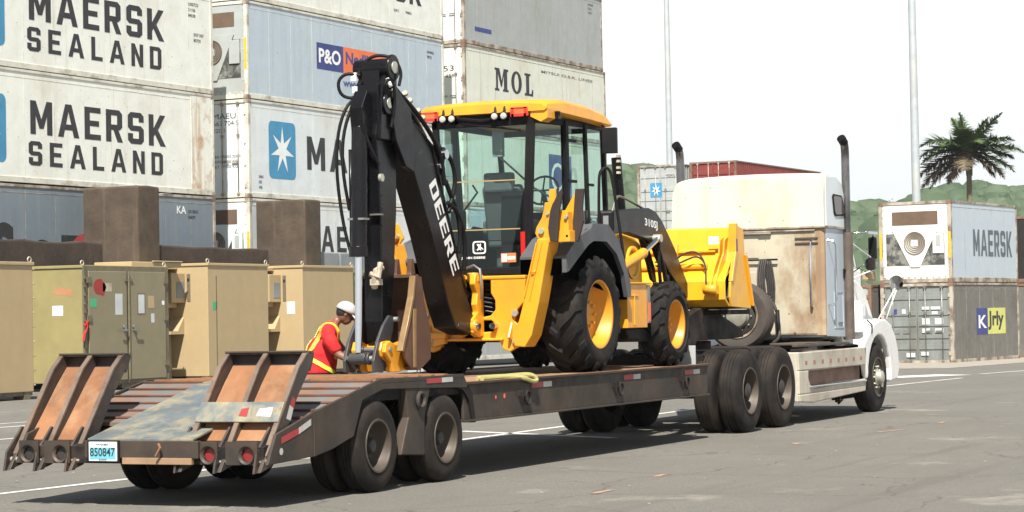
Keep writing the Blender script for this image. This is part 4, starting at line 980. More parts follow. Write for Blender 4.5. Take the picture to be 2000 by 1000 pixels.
# corner moulding
m = MB(); m.prism([(xr, .30), (xr-.004, .22), (xr+.02, .175), (xr+.08, .165), (xr+.08, .3)], 'z', 1.18, 2.72); K.part(m, 'corner_moulding', MT.setdefault('corner_tan', paint('corner_dusty', (.30, .20, .12), .5, dirt=(.5, .42, .28), damt=.6, dsc=1.5)), .0)
# sleeper sides + cab
m = MB()
m.prism([(xr+.06, 1.16), (xf+.15, 1.13), (xf+.15, 2.715), (xr+.06, 2.72)], 'y', .165, .22); m.prism([(xr+.06, 1.16), (xf+.15, 1.13), (xf+.15, 2.715), (xr+.06, 2.72)], 'y', YL-.03, YL+.03)
m.box((xr+.06, .22, 1.16), (xf+.1, YL-.03, 1.2))
K.part(m, 'sleeper_side', 'truck_side', .01)
m = MB(); m.box((xf+.15, .34, 1.1), (14.75, 2.3, 2.15)); m.prism([(xf+.15, 2.15), (14.75, 2.15), (14.35, 2.78), (xf+.15, 2.85)], 'y', .40, 2.25); K.part(m, 'cab', 'truck_white', .04)
m = MB(); m.prism([(13.75, 2.18), (14.6, 2.18), (14.32, 2.66), (13.75, 2.7)], 'y', .394, .399); K.part(m, 'door_window', 'dglass')
m = MB(); m.add([(14.775, .5, 2.2), (14.775, 2.15, 2.2), (14.39, 2.1, 2.74), (14.39, .55, 2.74)], [(0, 1, 2, 3)]); K.part(m, 'windscreen', 'dglass')
# roof cap: rounded hollow shell lofted from rear to front
m = MB(); secs = []
cs = [(12.36, .16, 2.47, 3.42, .0), (12.40, .16, 2.47, 3.47, .0), (12.75, .17, 2.46, 3.50, 0), (13.15, .22, 2.42, 3.42, 0), (13.55, .32, 2.34, 3.12, 0), (14.0, .42, 2.24, 2.88, 0)]
vs = []; nn = 16
for (x, ya, yb, zt, _) in cs:
    zb = 2.722; yc = (ya+yb)/2
    ring_ = [(x, ya, zb), (x, ya+.006, zb+(zt-zb)*.55), (x, ya+.015, zt-.07), (x, ya+.035, zt-.025), (x, ya+.09, zt-.004)]
    for i in range(5): ring_.append((x, ya+.3+(yb-ya-.6)*i/4, zt+.01+.018*math.sin(math.pi*i/4)))
    ring_ += [(x, yb-.16, zt-.015), (x, yb-.07, zt-.05), (x, yb-.03, zt-.13), (x, yb-.01, zb+(zt-zb)*.5), (x, yb, zb)]
    vs += ring_; nn = len(ring_)
fs = []
for i in range(len(cs)-1):
    for k in range(nn-1): fs.append((i*nn+k, i*nn+k+1, (i+1)*nn+k+1, (i+1)*nn+k))
m.add(vs, fs, True); m.add(vs[:nn], [list(range(nn))]); m.add(vs[-nn:], [list(range(nn))])
cap = K.part(m, 'roof_cap', 'truck_cap')
m = MB(); m.prism([(12.44, 2.735), (13.55, 2.735), (13.45, 3.0), (13.22, 3.36), (12.95, 3.45), (12.46, 3.44)], 'y', .152, .165); K.part(m, 'cap_side_panel', MT.setdefault('capside', paint('cap_side_white', (.60, .66, .68), .35, var=.04, coat=.3)), .004)
m = MB(); m.box((12.37, .145, 2.70), (13.6, .20, 2.735)); m.box((12.345, .145, 2.705), (12.40, 2.48, 2.735)); K.part(m, 'cap_seam', 'rail', .004)
wd = [(12.74, 3.16), (12.79, 3.20), (13.17, 3.19), (13.22, 3.16), (13.34, 2.94), (13.31, 2.90), (12.86, 2.88), (12.80, 2.92)]
m = MB(); m.prism(wd, 'y', .140, .19); wf = K.part(m, 'sleeper_window_frame', 'black_m')
cx = sum(p[0] for p in wd)/8; cz = sum(p[1] for p in wd)/8
m = MB(); m.prism([(cx+(x-cx)*.86, cz+(z-cz)*.84) for x, z in wd], 'y', .134, .1385); K.part(m, 'window_pane', 'dglass', parent=wf)
# side compartment door, latch, grab handles
m = MB(); m.ring([(12.78, 1.27), (13.22, 1.27), (13.22, 1.80), (12.78, 1.80)], [(12.80, 1.29), (13.20, 1.29), (13.20, 1.78), (12.80, 1.78)], 'y', .158, .166); K.part(m, 'locker_door', 'truck_side')
m = MB(); m.box((12.95, .150, 1.34), (13.15, .164, 1.36)); K.part(m, 'locker_latch', 'steel')
m = MB(); m.box((13.24, .145, 2.0), (13.31, .165, 2.13)); m.box((13.25, .13, 2.08), (13.3, .146, 2.12)); K.part(m, 'side_latch', 'black_m', .004)
m = MB(); m.tube([(12.52, .165, 2.53), (12.54, .09, 2.52), (12.60, .07, 2.46), (12.60, .07, 1.68), (12.55, .09, 1.61), (12.50, .165, 1.60)], .014, 8); K.part(m, 'grab_handle', 'chrome')
m = MB(); m.tube([(xr, .36, 2.52), (xr-.07, .35, 2.50), (xr-.09, .35, 2.44), (xr-.09, .35, 1.66), (xr-.07, .35, 1.60), (xr, .36, 1.58)], .014, 8); K.part(m, 'grab_handle', 'chrome')
# exhaust stacks
for (x, y, s_, zt) in ((13.36, .13, 1, 4.03), (12.52, 2.38, -1, 3.99)):
    if s_ > 0:
        m = MB(); m.tube([(x, y, 1.10), (x, y, 2.66)], .085, 16); K.part(m, 'muffler_shield', MT.setdefault('shield', paint('brown_heat_shield', (.16, .125, .105), .4, .6, dirt=(.3, .25, .2), damt=.5, dsc=3)))
    m = MB(); m.tube([(x, y, 2.64 if s_ > 0 else 1.2), (x, y, zt-.34), (x, y, zt-.17), (x-.035, y+.0, zt-.07), (x-.12, y+.02, zt)], .060, 14, caps=False, smooth_path=1)
    K.part(m, 'exhaust_stack', MT.setdefault('stackm', paint('burnt_chrome', (.20, .19, .19), .22, .9, var=.5, dirt=(.05, .04, .04), damt=.8, dsc=1.5)))
    m = MB(); m.tube([(x-.035, y, zt-.07), (x-.125, y+.02, zt+.003)], .064, 14, caps=False); m.disc((x-.09, y+.01, zt-.02), .065, 'x', 14); K.part(m, 'stack_tip', 'black_m')
# hood, fenders, grille
hp = [(14.7, 2.15), (14.9, 2.05), (15.4, 1.88), (15.9, 1.66), (16.1, 1.45), (16.12, .75), (14.7, .75)]
m = MB(); vs = []; nn = 11
hs_ = [(14.70, .34, 2.20, 2.17), (14.95, .36, 2.16, 2.02), (15.18, .40, 2.10, 1.84), (15.40, .46, 2.02, 1.60), (15.52, .52, 1.96, 1.36)]
for (x, ya, yb, zt) in hs_:
    for k in range(nn):
        t = k/(nn-1); a = math.pi*t; yc = (ya+yb)/2; hw = (yb-ya)/2
        sx = math.copysign(abs(math.cos(a))**.45, math.cos(a)); sz = abs(math.sin(a))**.45
        vs.append((x, yc-hw*sx, .8+(zt-.8)*sz))
fs = [(i*nn+k, i*nn+k+1, (i+1)*nn+k+1, (i+1)*nn+k) for i in range(len(hs_)-1) for k in range(nn-1)]
m.add(vs, fs, True); m.add(vs[-nn:], [list(range(nn))]); K.part(m, 'hood', 'truck_white')
m = MB(); m.box((15.52, .8, .8), (15.56, 1.8, 1.30)); K.part(m, 'grille', 'chrome')
m = MB(); m.prism([(13.6, 1.0), (13.6, 1.88), (14.3, 1.98), (14.7, 1.86), (15.0, 1.62), (15.25, 1.35), (15.3, 1.0)], 'y', .30, .44); K.part(m, 'cowl_side', 'truck_white', .03)
for s_ in (1, -1):
    # swept fender: arch around the steer wheel, lofted from outer face to hood
    yo = 0.0 if s_ > 0 else 2.5
    arc = []
    for i in range(13):
        a = R_(200-i*(200-(-8))/12); arc.append((14.47+.61*math.cos(a), .53+.62*math.sin(a)))
    outer = [(13.70, .83), (13.66, 1.02), (13.95, 1.18), (14.2, 1.31), (14.5, 1.38), (14.85, 1.38), (15.15, 1.29), (15.36, 1.13), (15.50, .90), (15.54, .62), (15.44, .46), (15.1, .44)]
    inner = list(reversed([p for p in arc if p[1] > .42]))
    poly = outer+inner
    m = MB(); m.prism(poly, 'y', yo, yo+.10*s_); K.part(m, 'fender', 'truck_white', .035)
    m = MB()
    up_ = [(13.66, 1.02), (13.95, 1.18), (14.2, 1.31), (14.5, 1.38), (14.85, 1.38), (15.15, 1.29), (15.36, 1.13), (15.50, .90)]
    vs = []
    for (x, z) in up_:
        for (dy, dz) in ((.05, -.004), (.18, .015), (.32, .05), (.46, .10)): vs.append((x, yo+dy*s_, z+dz))
    fs = [(i*4+k, i*4+k+1, (i+1)*4+k+1, (i+1)*4+k) for i in range(len(up_)-1) for k in range(3)]
    m.add(vs, fs, True); K.part(m, 'fender_top', 'truck_white')
    m = MB(); m.prism([(13.75, .2), (15.4, .2), (15.4, 1.2), (13.75, 1.1)], 'y', yo+.50*s_, yo+.54*s_); K.part(m, 'wheel_housing', 'gap')
    m = MB(); m.lathe([(.09, 0), (.11, .02), (.08, .07), (.02, .09)], (15.53, yo+.3*s_, .95), 'x', 16); K.part(m, 'headlamp', 'lamp_glass')
m = MB(); m.box((15.50, .14, .42), (15.60, 2.36, .72)); K.part(m, 'front_bumper', 'chrome', .03)
# air cleaner can, cab steps, hood mirror
m = MB(); m.cyl((13.80, .16, 1.20), (13.80, .16, 1.60), .12, n=20); m.cyl((13.80, .16, 1.60), (13.80, .16, 1.66), .08, n=16); K.part(m, 'air_cleaner', 'truck_white', .01)
m = MB(); m.tube([(14.2, .1, 1.37), (14.1, .0, 1.30), (14.05, -.01, 1.18)], .012, 6); K.part(m, 'hood_latch', 'black_m')
def rmirror(x, y, z, r, nm, arms):
    m = MB(); m.lathe([(.001, -.07), (r*.5, -.06), (r*.85, -.03), (r, 0), (r*.97, .012)], (x, y, z), 'x', 24) if False else m.lathe([(.001, .07), (r*.5, .06), (r*.85, .03), (r, 0), (r*.97, -.012)], (x, y, z), 'x', 24)
    o = K.part(m, nm, 'chrome'); m = MB(); m.disc((x-.010, y, z), r*.95, 'x', 24); K.part(m, 'mirror_glass', 'mirror', parent=o)
    m = MB()
    for a in arms: m.tube(a, .010, 6)
    K.part(m, 'mirror_arm', 'truck_white', parent=o)
rmirror(15.25, -.06, 1.93, .115, 'hood_mirror', [[(15.25, -.04, 1.85), (14.8, .12, 1.35)], [(15.25, -.06, 1.83), (15.15, .08, 1.38)]])
rmirror(13.95, -.05, 2.20, .10, 'door_convex_mirror', [[(13.95, -.05, 2.3), (13.72, .3, 2.62)], [(13.95, -.04, 2.1), (13.75, .3, 1.95)]])
m = MB(); m.box((14.05, -.10, 2.28), (14.12, .02, 2.60)); mb_ = K.part(m, 'door_mirror', 'black_m', .015)
m = MB(); m.box((13.70, -.09, 2.64), (14.2, -.05, 2.68)); m.tube([(13.7, .4, 2.66), (13.7, -.07, 2.66)], .014, 6); m.tube([(14.08, -.05, 2.6), (14.08, -.05, 2.66)], .014, 6); m.tube([(14.1, -.04, 2.28), (14.0, .3, 2.05)], .012, 6); K.part(m, 'mirror_bracket', 'chrome', parent=mb_)
m = MB(); m.box((14.02, .0, 1.95), (14.42, .12, 2.10)); K.part(m, 'side_deflector', 'tan', .03)
m = MB(); m.tube([(13.58, .33, 2.3), (13.58, .22, 2.28), (13.60, .20, 2.2), (13.60, .20, 1.75), (13.58, .23, 1.69), (13.58, .33, 1.68)], .013, 8); K.part(m, 'grab_handle', 'chrome')
m = MB(); m.cyl((14.78, .40, 1.62), (14.78, .37, 1.62), .03, n=10); K.part(m, 'marker_lamp', 'orange_l')
# chassis
m = MB(); m.box((8.3, .83, .78), (15.4, .93, 1.02)); m.box((8.3, 1.57, .78), (15.4, 1.67, 1.02)); m.box((8.25, .5, .72), (8.32, 2.0, 1.0)); m.box((10.4, .4, 1.0), (12.3, 2.1, 1.05))
for x in (9.2, 11.2, 13.0): m.box((x, .9, .8), (x+.2, 1.6, 1.0))
K.part(m, 'chassis_frame', 'trailer_d', .01)
m = MB(); m.box((11.0, .05, 1.06), (12.2, .55, 1.09)); m.box((10.6, .02, 1.04), (13.0, .10, 1.075)); K.part(m, 'catwalk', 'rim_d', .006)
m = MB(); m.cyl((9.2, 1.25, 1.05), (9.2, 1.25, 1.16), .48, n=24); K.part(m, 'fifth_wheel', 'trailer_d')
m = MB(); m.box((12.5, .35, .85), (12.8, .75, 1.16)); m.box((12.9, .5, .9), (13.1, .7, 1.14)); K.part(m, 'cab_mounts', 'gap')
# side skirt over the tanks
def skirt(yo, s_):
    prof = [(10.62, .36), (10.58, .96), (13.74, .985), (13.74, .83), (13.70, .33)]
    m = MB(); m.prism([(10.60, .72), (10.57, .97), (13.76, .985), (13.74, .72)], 'y', yo, yo+.05*s_)
    m.prism([(10.62, .30), (10.60, .40), (13.72, .42), (13.70, .34), (11.2, .27)], 'y', yo+.0*s_, yo+.06*s_)
    m.prism([(10.60, .40), (10.60, .72), (11.02, .72), (11.0, .62), (11.1, .50), (11.2, .46), (13.74, .52), (13.74, .40)], 'y', yo+.002*s_, yo+.05*s_)
    m.prism([(11.0, .46), (11.0, .72), (13.74, .72), (13.74, .50)], 'y', yo+.10*s_, yo+.13*s_)
    m.box((10.6, yo+.02*s_, .90), (13.74, yo+.55*s_, .965))
    m.prism([(10.60, .30), (10.57, .97), (10.62, .97), (10.66, .30)], 'y', yo+.03*s_, yo+.5*s_)
    sk = K.part(m, 'side_fairing', 'skirt', .015)
    m = MB(); m.box((11.05, yo-.02*s_, .475), (13.72, yo+.12*s_, .505)); K.part(m, 'step_tread', 'chrome', .01, parent=sk)
    m = MB(); m.prism([(11.04, .50), (11.04, .71), (13.70, .71), (13.70, .52)], 'y', yo+.095*s_, yo+.099*s_); K.part(m, 'step_recess', 'rust_post', parent=sk)
    for i in range(8): K.part(MB().box((10.85+i*.37, yo-.003*s_, .80), (10.95+i*.37, yo, .85)), 'fairing_reflector', MT.setdefault('fr', paint('faded_reflector', (.33, .17, .12), .6)), parent=sk)
skirt(0.0, 1); skirt(2.5, -1)
m = MB(); m.box((12.5, .03, .22), (12.56, .1, .33)); m.tube([(12.4, .05, .3), (12.5, .05, .2), (12.7, .05, .25)], .012, 6); K.part(m, 'hanging_bracket', 'black_m')
for x in (8.604, 9.951):
    for (y0, s_) in ((0.0, 1), (2.5, -1)):
        road_wheel(K, x, y0, .528, .528, .27, .285, s_, rim='rim_w' if x < 0 else 'rim_d', bolts=10, dish=.19, hubr=.11, hubout=.02, rubber='rubber_d')
        road_wheel(K, x, y0+.33*s_, .528, .528, .27, .285, s_, bolts=0, dish=.05, hubr=.1, hubout=.0, name='inner_wheel')
    m = MB(); m.cyl((x, .4, .528), (x, 2.1, .528), .1); K.part(m, 'axle', 'trailer_d')
for (y0, s_) in ((0.03, 1), (2.47, -1)):
    road_wheel(K, 14.47, y0, .52, .52, .28, .285, s_, bolts=10, dish=.03, hubr=.10, hubout=-.08, rim='rim_d', hubmat='bolt')
m = MB(); m.cyl((14.47, .3, .5), (14.47, 2.2, .5), .06); K.part(m, 'axle', 'trailer_d')
# hoses behind the sleeper
m = MB(); 
for k in range(4):
    y = 1.02+.03*k; m.tube([(xr-.06, y, 2.28), (xr-.12, y+.02, 2.1), (xr-.14-.02*k, y+.0, 1.75+.04*k), (xr-.12, y-.08, 1.62+.05*k), (xr-.1, y-.14, 1.8), (xr-.07, y-.10, 2.1), (xr-.06, y-.06, 2.26)], .014, 6, smooth_path=2)
m.tube([(xr-.1, .97, 1.75), (xr-.12, .86, 1.55), (xr-.12, .82, 1.3), (xr-.2, .8, 1.15), (xr-.5, .8, 1.08)], .022, 6, smooth_path=2)
K.part(m, 'air_hoses', 'hub_d')
m = MB(); m.tube([(xr-.05, 2.2, 2.27), (xr-.06, .85, 2.27)], .014, 6); m.tube([(xr-.15, .84, 1.55), (xr-.15, .82, 1.1)], .03, 6); K.part(m, 'hose_rail', 'black_m')

# ------------------------------------------------------------------ backhoe loader
B = Kit('backhoe_loader', 'yellow and black backhoe loader with its arm folded upright, chained on the lowboy trailer', 'backhoe', (4.3, 1.15, .9))
def lug_wheel(x, y0, z, R, w, r, s, n, lugh, rim, name):
    root = bpy.data.objects.new(name, None); COL.objects.link(root); root.parent = B.T.o
    t = MB(); Rb = R-lugh
    prof = [(r, .05), (r+.02, .02), (r+.05, .015), (Rb-.14, -.0), (Rb-.07, .012), (Rb-.02, .05), (Rb, .10), (Rb+.004, w/2), (Rb, w-.10), (Rb-.02, w-.05), (Rb-.07, w-.012), (Rb-.14, 0+w), (r+.05, w-.015), (r, w-.05)]
    t.lathe([(a, b*s) for a, b in prof], (x, y0, z), 'y', 48, closed=True)
    def P(rr, yy, a): return (x+rr*math.cos(a), y0+yy*s, z+rr*math.sin(a))
    for k in range(n):
        for side in (0, 1):
            a0 = 2*math.pi*(k+.5*side)/n; sg = 1
            stations = [(w/2-.02, 0.0, 1.0), (w*.33, .09, 1.0), (w*.17, .20, .995), (.055, .29, .97), (.008, .33, .90)]
            vs = []
            for (yy, da, q) in stations:
                yy2 = yy if side == 0 else w-yy
                hw = (.030 if q > .98 else .036)/R*1.1
                rb = Rb*q-.012; rt_ = R*q if q > .95 else Rb*q+lugh*.45
                for (rr, dd) in ((rb, -hw*1.3), (rt_, -hw), (rt_, hw), (rb, hw*1.3)): vs.append(P(rr, yy2, a0-da*1.0+dd))
            fs = []
            for i in range(len(stations)-1):
                for j in range(4): fs.append((4*i+j, 4*i+(j+1) % 4, 4*i+4+(j+1) % 4, 4*i+4+j))
            e = 4*(len(stations)-1); fs += [(0, 1, 2, 3), (e, e+1, e+2, e+3)]
            t.add(vs, fs)
    B.part(t, 'tyre', 'rubber', parent=root)
    m = MB(); m.lathe([(a, b*s) for a, b in [(r+.022, .045), (r+.02, .025), (r-.004, .03), (r-.02, .06), (r-.03, .12), (r-.06, .16), (r-.075, .19), (r*.55, .20), (r*.50, .17), (r*.42, .16), (.002, .155)]], (x, y0, z), 'y', 40)
    B.part(m, 'rim', rim, parent=root)
    m = MB()
    for k in range(8):
        a = 2*math.pi*k/8; m.cyl(P(r*.36, .165, a), P(r*.36, .13, a), .017, n=6)
    B.part(m, 'wheel_nuts', 'yellow', parent=root)
    return root
MT['rimy'] = paint('rim_yellow', (.62, .27, .015), .45, var=.05, dirt=(.40, .2, .05), damt=.5, dsc=3)
for (y0, s_) in ((.08, 1), (2.22, -1)):
    lug_wheel(4.0, y0, 1.535, .65, .50, .36, s_, 17, .045, 'rimy', 'rear_wheel')
    lug_wheel(6.42, y0+.04*s_, 1.40, .51, .34, .275, s_, 15, .035, 'rimy', 'front_wheel')
# rear frame plate with its slots
cy = 1.21
def fr_half(s_):
    pl = [(cy-.08, 1.36), (cy-.08, 1.29), (cy-.34, 1.27), (cy-.38, 1.18), (cy-.46, 1.15), (cy-.56, 1.20), (cy-.62, 1.30), (cy-.68, 1.34), (cy-.52, 1.48), (cy-.56, 1.60), (cy-.64, 1.68), (cy-.66, 1.90), (cy-.66, 1.94), (cy-.25, 1.94), (cy-.25, 1.78), (cy-.30, 1.70), (cy-.30, 1.60), (cy-.24, 1.54), (cy-.12, 1.52), (cy-.12, 1.49), (cy-.25, 1.49), (cy-.31, 1.44), (cy-.27, 1.37)]
    return [(cy+(p[0]-cy)*s_, p[1]) for p in pl]
m = MB(); m.prism(fr_half(1), 'x', 3.03, 3.08); m.prism(fr_half(-1), 'x', 3.03, 3.08); m.box((3.02, cy-.66, 1.925), (3.34, cy+.66, 1.965)); m.box((2.98, cy-.4, 1.27), (3.3, cy+.4, 1.30))
m.box((3.08, cy-.66, 1.3), (3.4, cy-.60, 1.93)); m.box((3.08, cy+.60, 1.3), (3.4, cy+.66, 1.93))
m.prism([(2.94, 1.30), (3.10, 1.22), (3.34, 1.2), (3.4, 1.95), (3.1, 1.95), (3.05, 1.5)], 'y', cy-.50, cy-.47); m.prism([(2.94, 1.30), (3.10, 1.22), (3.34, 1.2), (3.4, 1.95), (3.1, 1.95), (3.05, 1.5)], 'y', cy+.47, cy+.50)
B.part(m, 'rear_frame', 'yellow', .012)
m = MB(); m.box((3.30, cy-.6, 1.3), (3.34, cy+.6, 1.92))
for i in range(7):
    z = 1.55+.05*i; m.tube([(3.2, cy-.3, z), (3.12, cy-.1+.03*i, z+.05), (3.08, cy+.05, z-.04), (3.14, cy+.3, z+.03)], .018, 6, smooth_path=1)
B.part(m, 'hydraulic_hoses', 'black', 0)
m = MB(); m.box((3.08, .2, 1.35), (5.6, .5, 1.5)) if False else m.box((3.3, .75, 1.25), (7.1, 1.6, 1.7)); m.cyl((4.0, .35, 1.53), (4.0, 1.95, 1.53), .16); m.cyl((6.42, .4, 1.38), (6.42, 1.9, 1.38), .10); m.box((6.2, .7, 1.3), (6.6, 1.6, 1.5))
B.part(m, 'axles', 'black_m', .01)
for y in (cy-.56, cy+.50):
    for z in (1.27, 1.56):
        m = MB(); m.cyl((3.0, y+.02, z), (3.03, y+.02, z), .035, n=12); B.part(m, 'pin_cap', 'bolt')
# left lug for the chain
m = MB(); m.prism([(1.50, 1.34), (1.68, 1.38), (1.76, 1.34), (1.75, 1.26), (1.62, 1.21), (1.46, 1.25)], 'x', 2.95, 3.0); m.box((2.93, 1.46, 1.30), (3.3, 1.74, 1.36)); B.part(m, 'tie_lug', 'yellow', .01)
# slew post
m = MB()
for y in (cy-.14, cy+.06):
    m.prism([(2.78, 1.36), (2.92, 1.31), (3.05, 1.33), (3.05, 1.98), (2.86, 1.98), (2.83, 1.88), (2.90, 1.78), (2.87, 1.66), (2.90, 1.58), (2.78, 1.50)], 'y', y-.02, y+.05)
m.cyl((2.93, cy-.1, 1.90), (2.93, cy-.1, 2.0), .07); m.cyl((2.84, cy-.18, 1.43), (2.84, cy+.16, 1.43), .075)
B.part(m, 'slew_post', 'yellow', .012)
m = MB(); m.cyl((2.84, cy-.20, 1.43), (2.84, cy-.17, 1.43), .045); m.cyl((2.95, cy-.3, 1.43), (3.06, cy-.3, 1.43), .035); B.part(m, 'slew_pin', 'chrome')
# safety chain piece by the window
m = MB(); m.tube([(2.88, cy-.2, 2.04), (2.86, cy-.22, 1.95), (2.87, cy-.22, 1.78), (2.9, cy-.2, 1.72)], .014, 6); m.tube([(2.93, cy+.02, 2.04), (2.9, cy-.12, 2.08), (2.88, cy-.2, 2.03)], .012, 6); B.part(m, 'lock_chain', 'steel')
# boom: curved box section
outer = [(.93, 3.80), (1.00, 3.87), (1.10, 3.84), (1.14, 3.76), (1.53, 3.54), (1.97, 3.32), (2.10, 3.05), (2.23, 2.75), (2.38, 2.44), (2.49, 2.17), (2.62, 1.85), (2.80, 1.60), (2.93, 1.46), (2.88, 1.36), (2.76, 1.34)]
ridge = [(2.42, 1.42), (2.26, 1.66), (2.09, 2.01), (1.91, 2.37), (1.69, 2.75), (1.50, 3.06), (1.30, 3.34), (1.10, 3.56), (.95, 3.68)]
m = MB(); m.prism(outer+ridge, 'y', 1.08, 1.34); boom = B.part(m, 'boom', 'black', .012)
m = MB(); m.prism([(1.02, 3.86), (1.14, 3.78), (1.38, 3.64), (1.45, 3.25), (1.42, 3.0), (1.25, 3.05), (1.05, 3.3), (.93, 3.7)], 'y', 1.02, 1.08); m.prism([(1.02, 3.86), (1.14, 3.78), (1.38, 3.64), (1.45, 3.25), (1.25, 3.05), (1.05, 3.3), (.93, 3.7)], 'y', 1.34, 1.40); B.part(m, 'boom_cheek', 'black', .008, parent=boom)
m = MB(); m.prism([(1.93, 3.30), (2.10, 3.34), (2.22, 3.22), (2.16, 3.02), (2.05, 3.0)], 'y', 1.06, 1.12); m.prism([(1.93, 3.30), (2.10, 3.34), (2.22, 3.22), (2.16, 3.02), (2.05, 3.0)], 'y', 1.30, 1.36); B.part(m, 'cylinder_bracket', 'black', .008, parent=boom)
m = MB(); m.cyl((2.13, 1.0, 3.22), (2.13, 1.42, 3.22), .05); m.cyl((2.08, 1.04, 3.10), (2.08, 1.38, 3.10), .03); B.part(m, 'boom_pin', 'chrome', parent=boom)
m = MB(); m.tube([(2.15, 1.21, 3.2), (2.33, 1.21, 2.8), (2.62, 1.21, 2.2), (2.86, 1.21, 1.75)], .065, 12); B.part(m, 'boom_cylinder', 'black', parent=boom)
# dipper (crowd) cylinder along the top of the boom and its steel lines
m = MB(); m.tube([(1.10, 1.21, 3.93), (1.40, 1.21, 3.78), (1.75, 1.21, 3.60), (2.0, 1.21, 3.38)], .05, 10); m.tube([(1.10, 1.10, 3.90), (1.45, 1.10, 3.72), (1.9, 1.10, 3.45)], .014, 6); m.box((1.02, 1.06, 3.82), (1.16, 1.36, 3.96)); B.part(m, 'crowd_cylinder', 'black', .006)
m = MB()
for (x, z) in ((1.32, 3.80), (1.42, 3.735), (1.60, 3.645), (1.70, 3.58), (1.85, 3.45)): m.cyl((x, 1.06, z), (x+.03, 1.06, z-.018), .028, n=8)
B.part(m, 'hose_fittings', 'rim_w')
# lettering down the boom's right side
a_ = Vector((1.93, 1.077, 2.93)); b_ = Vector((2.46, 1.077, 1.98)); d_ = (b_-a_); L_ = d_.length; d_.normalize(); n_ = Vector((d_.z, 0, -d_.x))
n_ = -n_ if n_.x < 0 else n_
o = place_flat(glyphs('DEERE', 1.0), a_-n_*.085, d_, n_, L_*.98, .17); B.part(o, 'boom_lettering', 'text_white', parent=boom)
# pale decal plate low on the boom's rear face
# dipper
dip = [(.90, 3.86), (1.02, 3.92), (1.14, 3.80), (1.22, 3.2), (1.20, 2.6), (1.12, 1.9), (1.04, 1.50), (1.02, 1.32), (.90, 1.30), (.86, 1.5), (.87, 2.4), (.84, 3.0), (.80, 3.35)]
m = MB(); m.prism(dip, 'y', 1.11, 1.31); dp = B.part(m, 'dipper', 'black', .012)
m = MB(); m.prism([(.80, 3.3), (.86, 3.86), (1.0, 4.02), (1.12, 3.96), (1.10, 3.7), (1.0, 3.3)], 'y', 1.06, 1.11); m.prism([(.80, 3.3), (.86, 3.86), (1.0, 4.02), (1.12, 3.96), (1.10, 3.7), (1.0, 3.3)], 'y', 1.31, 1.36); m.box((.82, 1.09, 3.45), (1.0, 1.33, 3.85)); B.part(m, 'dipper_cheek', 'black', .008, parent=dp)
# head with the big pin boss
m = MB(); m.cyl((.99, 1.02, 4.02), (.99, 1.42, 4.02), .095, n=20); m.cyl((.99, 1.00, 4.02), (.99, 1.03, 4.02), .13, n=20); m.box((.90, 1.12, 3.85), (1.06, 1.32, 4.0)); m.cyl((.93, 1.05, 3.66), (.93, 1.03, 3.66), .11, n=20); B.part(m, 'boom_head', 'black', .006)
m = MB(); m.cyl((.99, .985, 4.02), (.99, 1.0, 4.02), .06, n=16); m.cyl((.93, 1.02, 3.66), (.93, 1.03, 3.66), .05, n=16); B.part(m, 'head_pin', 'bolt')
m = MB(); m.box((.86, 1.36, 3.9), (.90, 1.42, 3.98)); m.box((.85, 1.34, 3.78), (.9, 1.40, 3.84)); m.cyl((.88, 1.02, 3.9), (.88, .98, 3.82), .02); B.part(m, 'head_fittings', 'text_white')
m = MB(); m.cyl((.84, 1.1, 2.92), (.84, 1.07, 2.92), .04, n=12); B.part(m, 'dipper_pin', 'bolt', parent=dp)
m = MB()
m.tube([(.86, 1.1, 2.04), (.80, 1.14, 2.0), (.80, 1.16, 1.9), (.84, 1.18, 1.84)], .035, 8); m.tube([(.82, 1.1, 2.08), (.78, 1.1, 1.94), (.80, 1.2, 1.97)], .03, 8); m.box((.78, 1.10, 1.86), (.86, 1.2, 1.92))
B.part(m, 'coupling_bundle', 'rim_w', parent=dp)
m = MB(); m.box((.80, 1.09, 2.55), (.88, 1.2, 2.565)); B.part(m, 'hose_clamp', 'steel', parent=dp)
for z in (2.75, 2.62, 2.45, 2.3): B.part(MB().cyl((.90, 1.108, z), (.90, 1.104, z), .012, n=8), 'bolt_hole', 'gap', parent=dp)
# bucket cylinder on the rear side of the dipper
m = MB(); m.cyl((.64, 1.24, 2.18), (.70, 1.24, 3.42), .082, n=20); m.cyl((.63, 1.24, 2.14), (.63, 1.24, 2.24), .095, n=20); m.prism([(.64, 3.35), (.60, 3.6), (.72, 3.78), (.86, 3.7), (.84, 3.3)], 'y', 1.16, 1.30)
bc = B.part(m, 'bucket_cylinder', 'black', .004)
m = MB(); m.cyl((.60, 1.24, 1.20), (.635, 1.24, 2.16), .036, n=16); B.part(m, 'cylinder_rod', 'chrome', parent=bc)
m = MB(); m.box((.58, 1.15, 2.50), (.70, 1.33, 2.52)); B.part(m, 'hose_strap', 'steel', parent=bc)
m = MB(); m.cyl((.66, 1.33, 2.3), (.66, 1.33, 3.2), .018, n=8); B.part(m, 'steel_line', 'black')
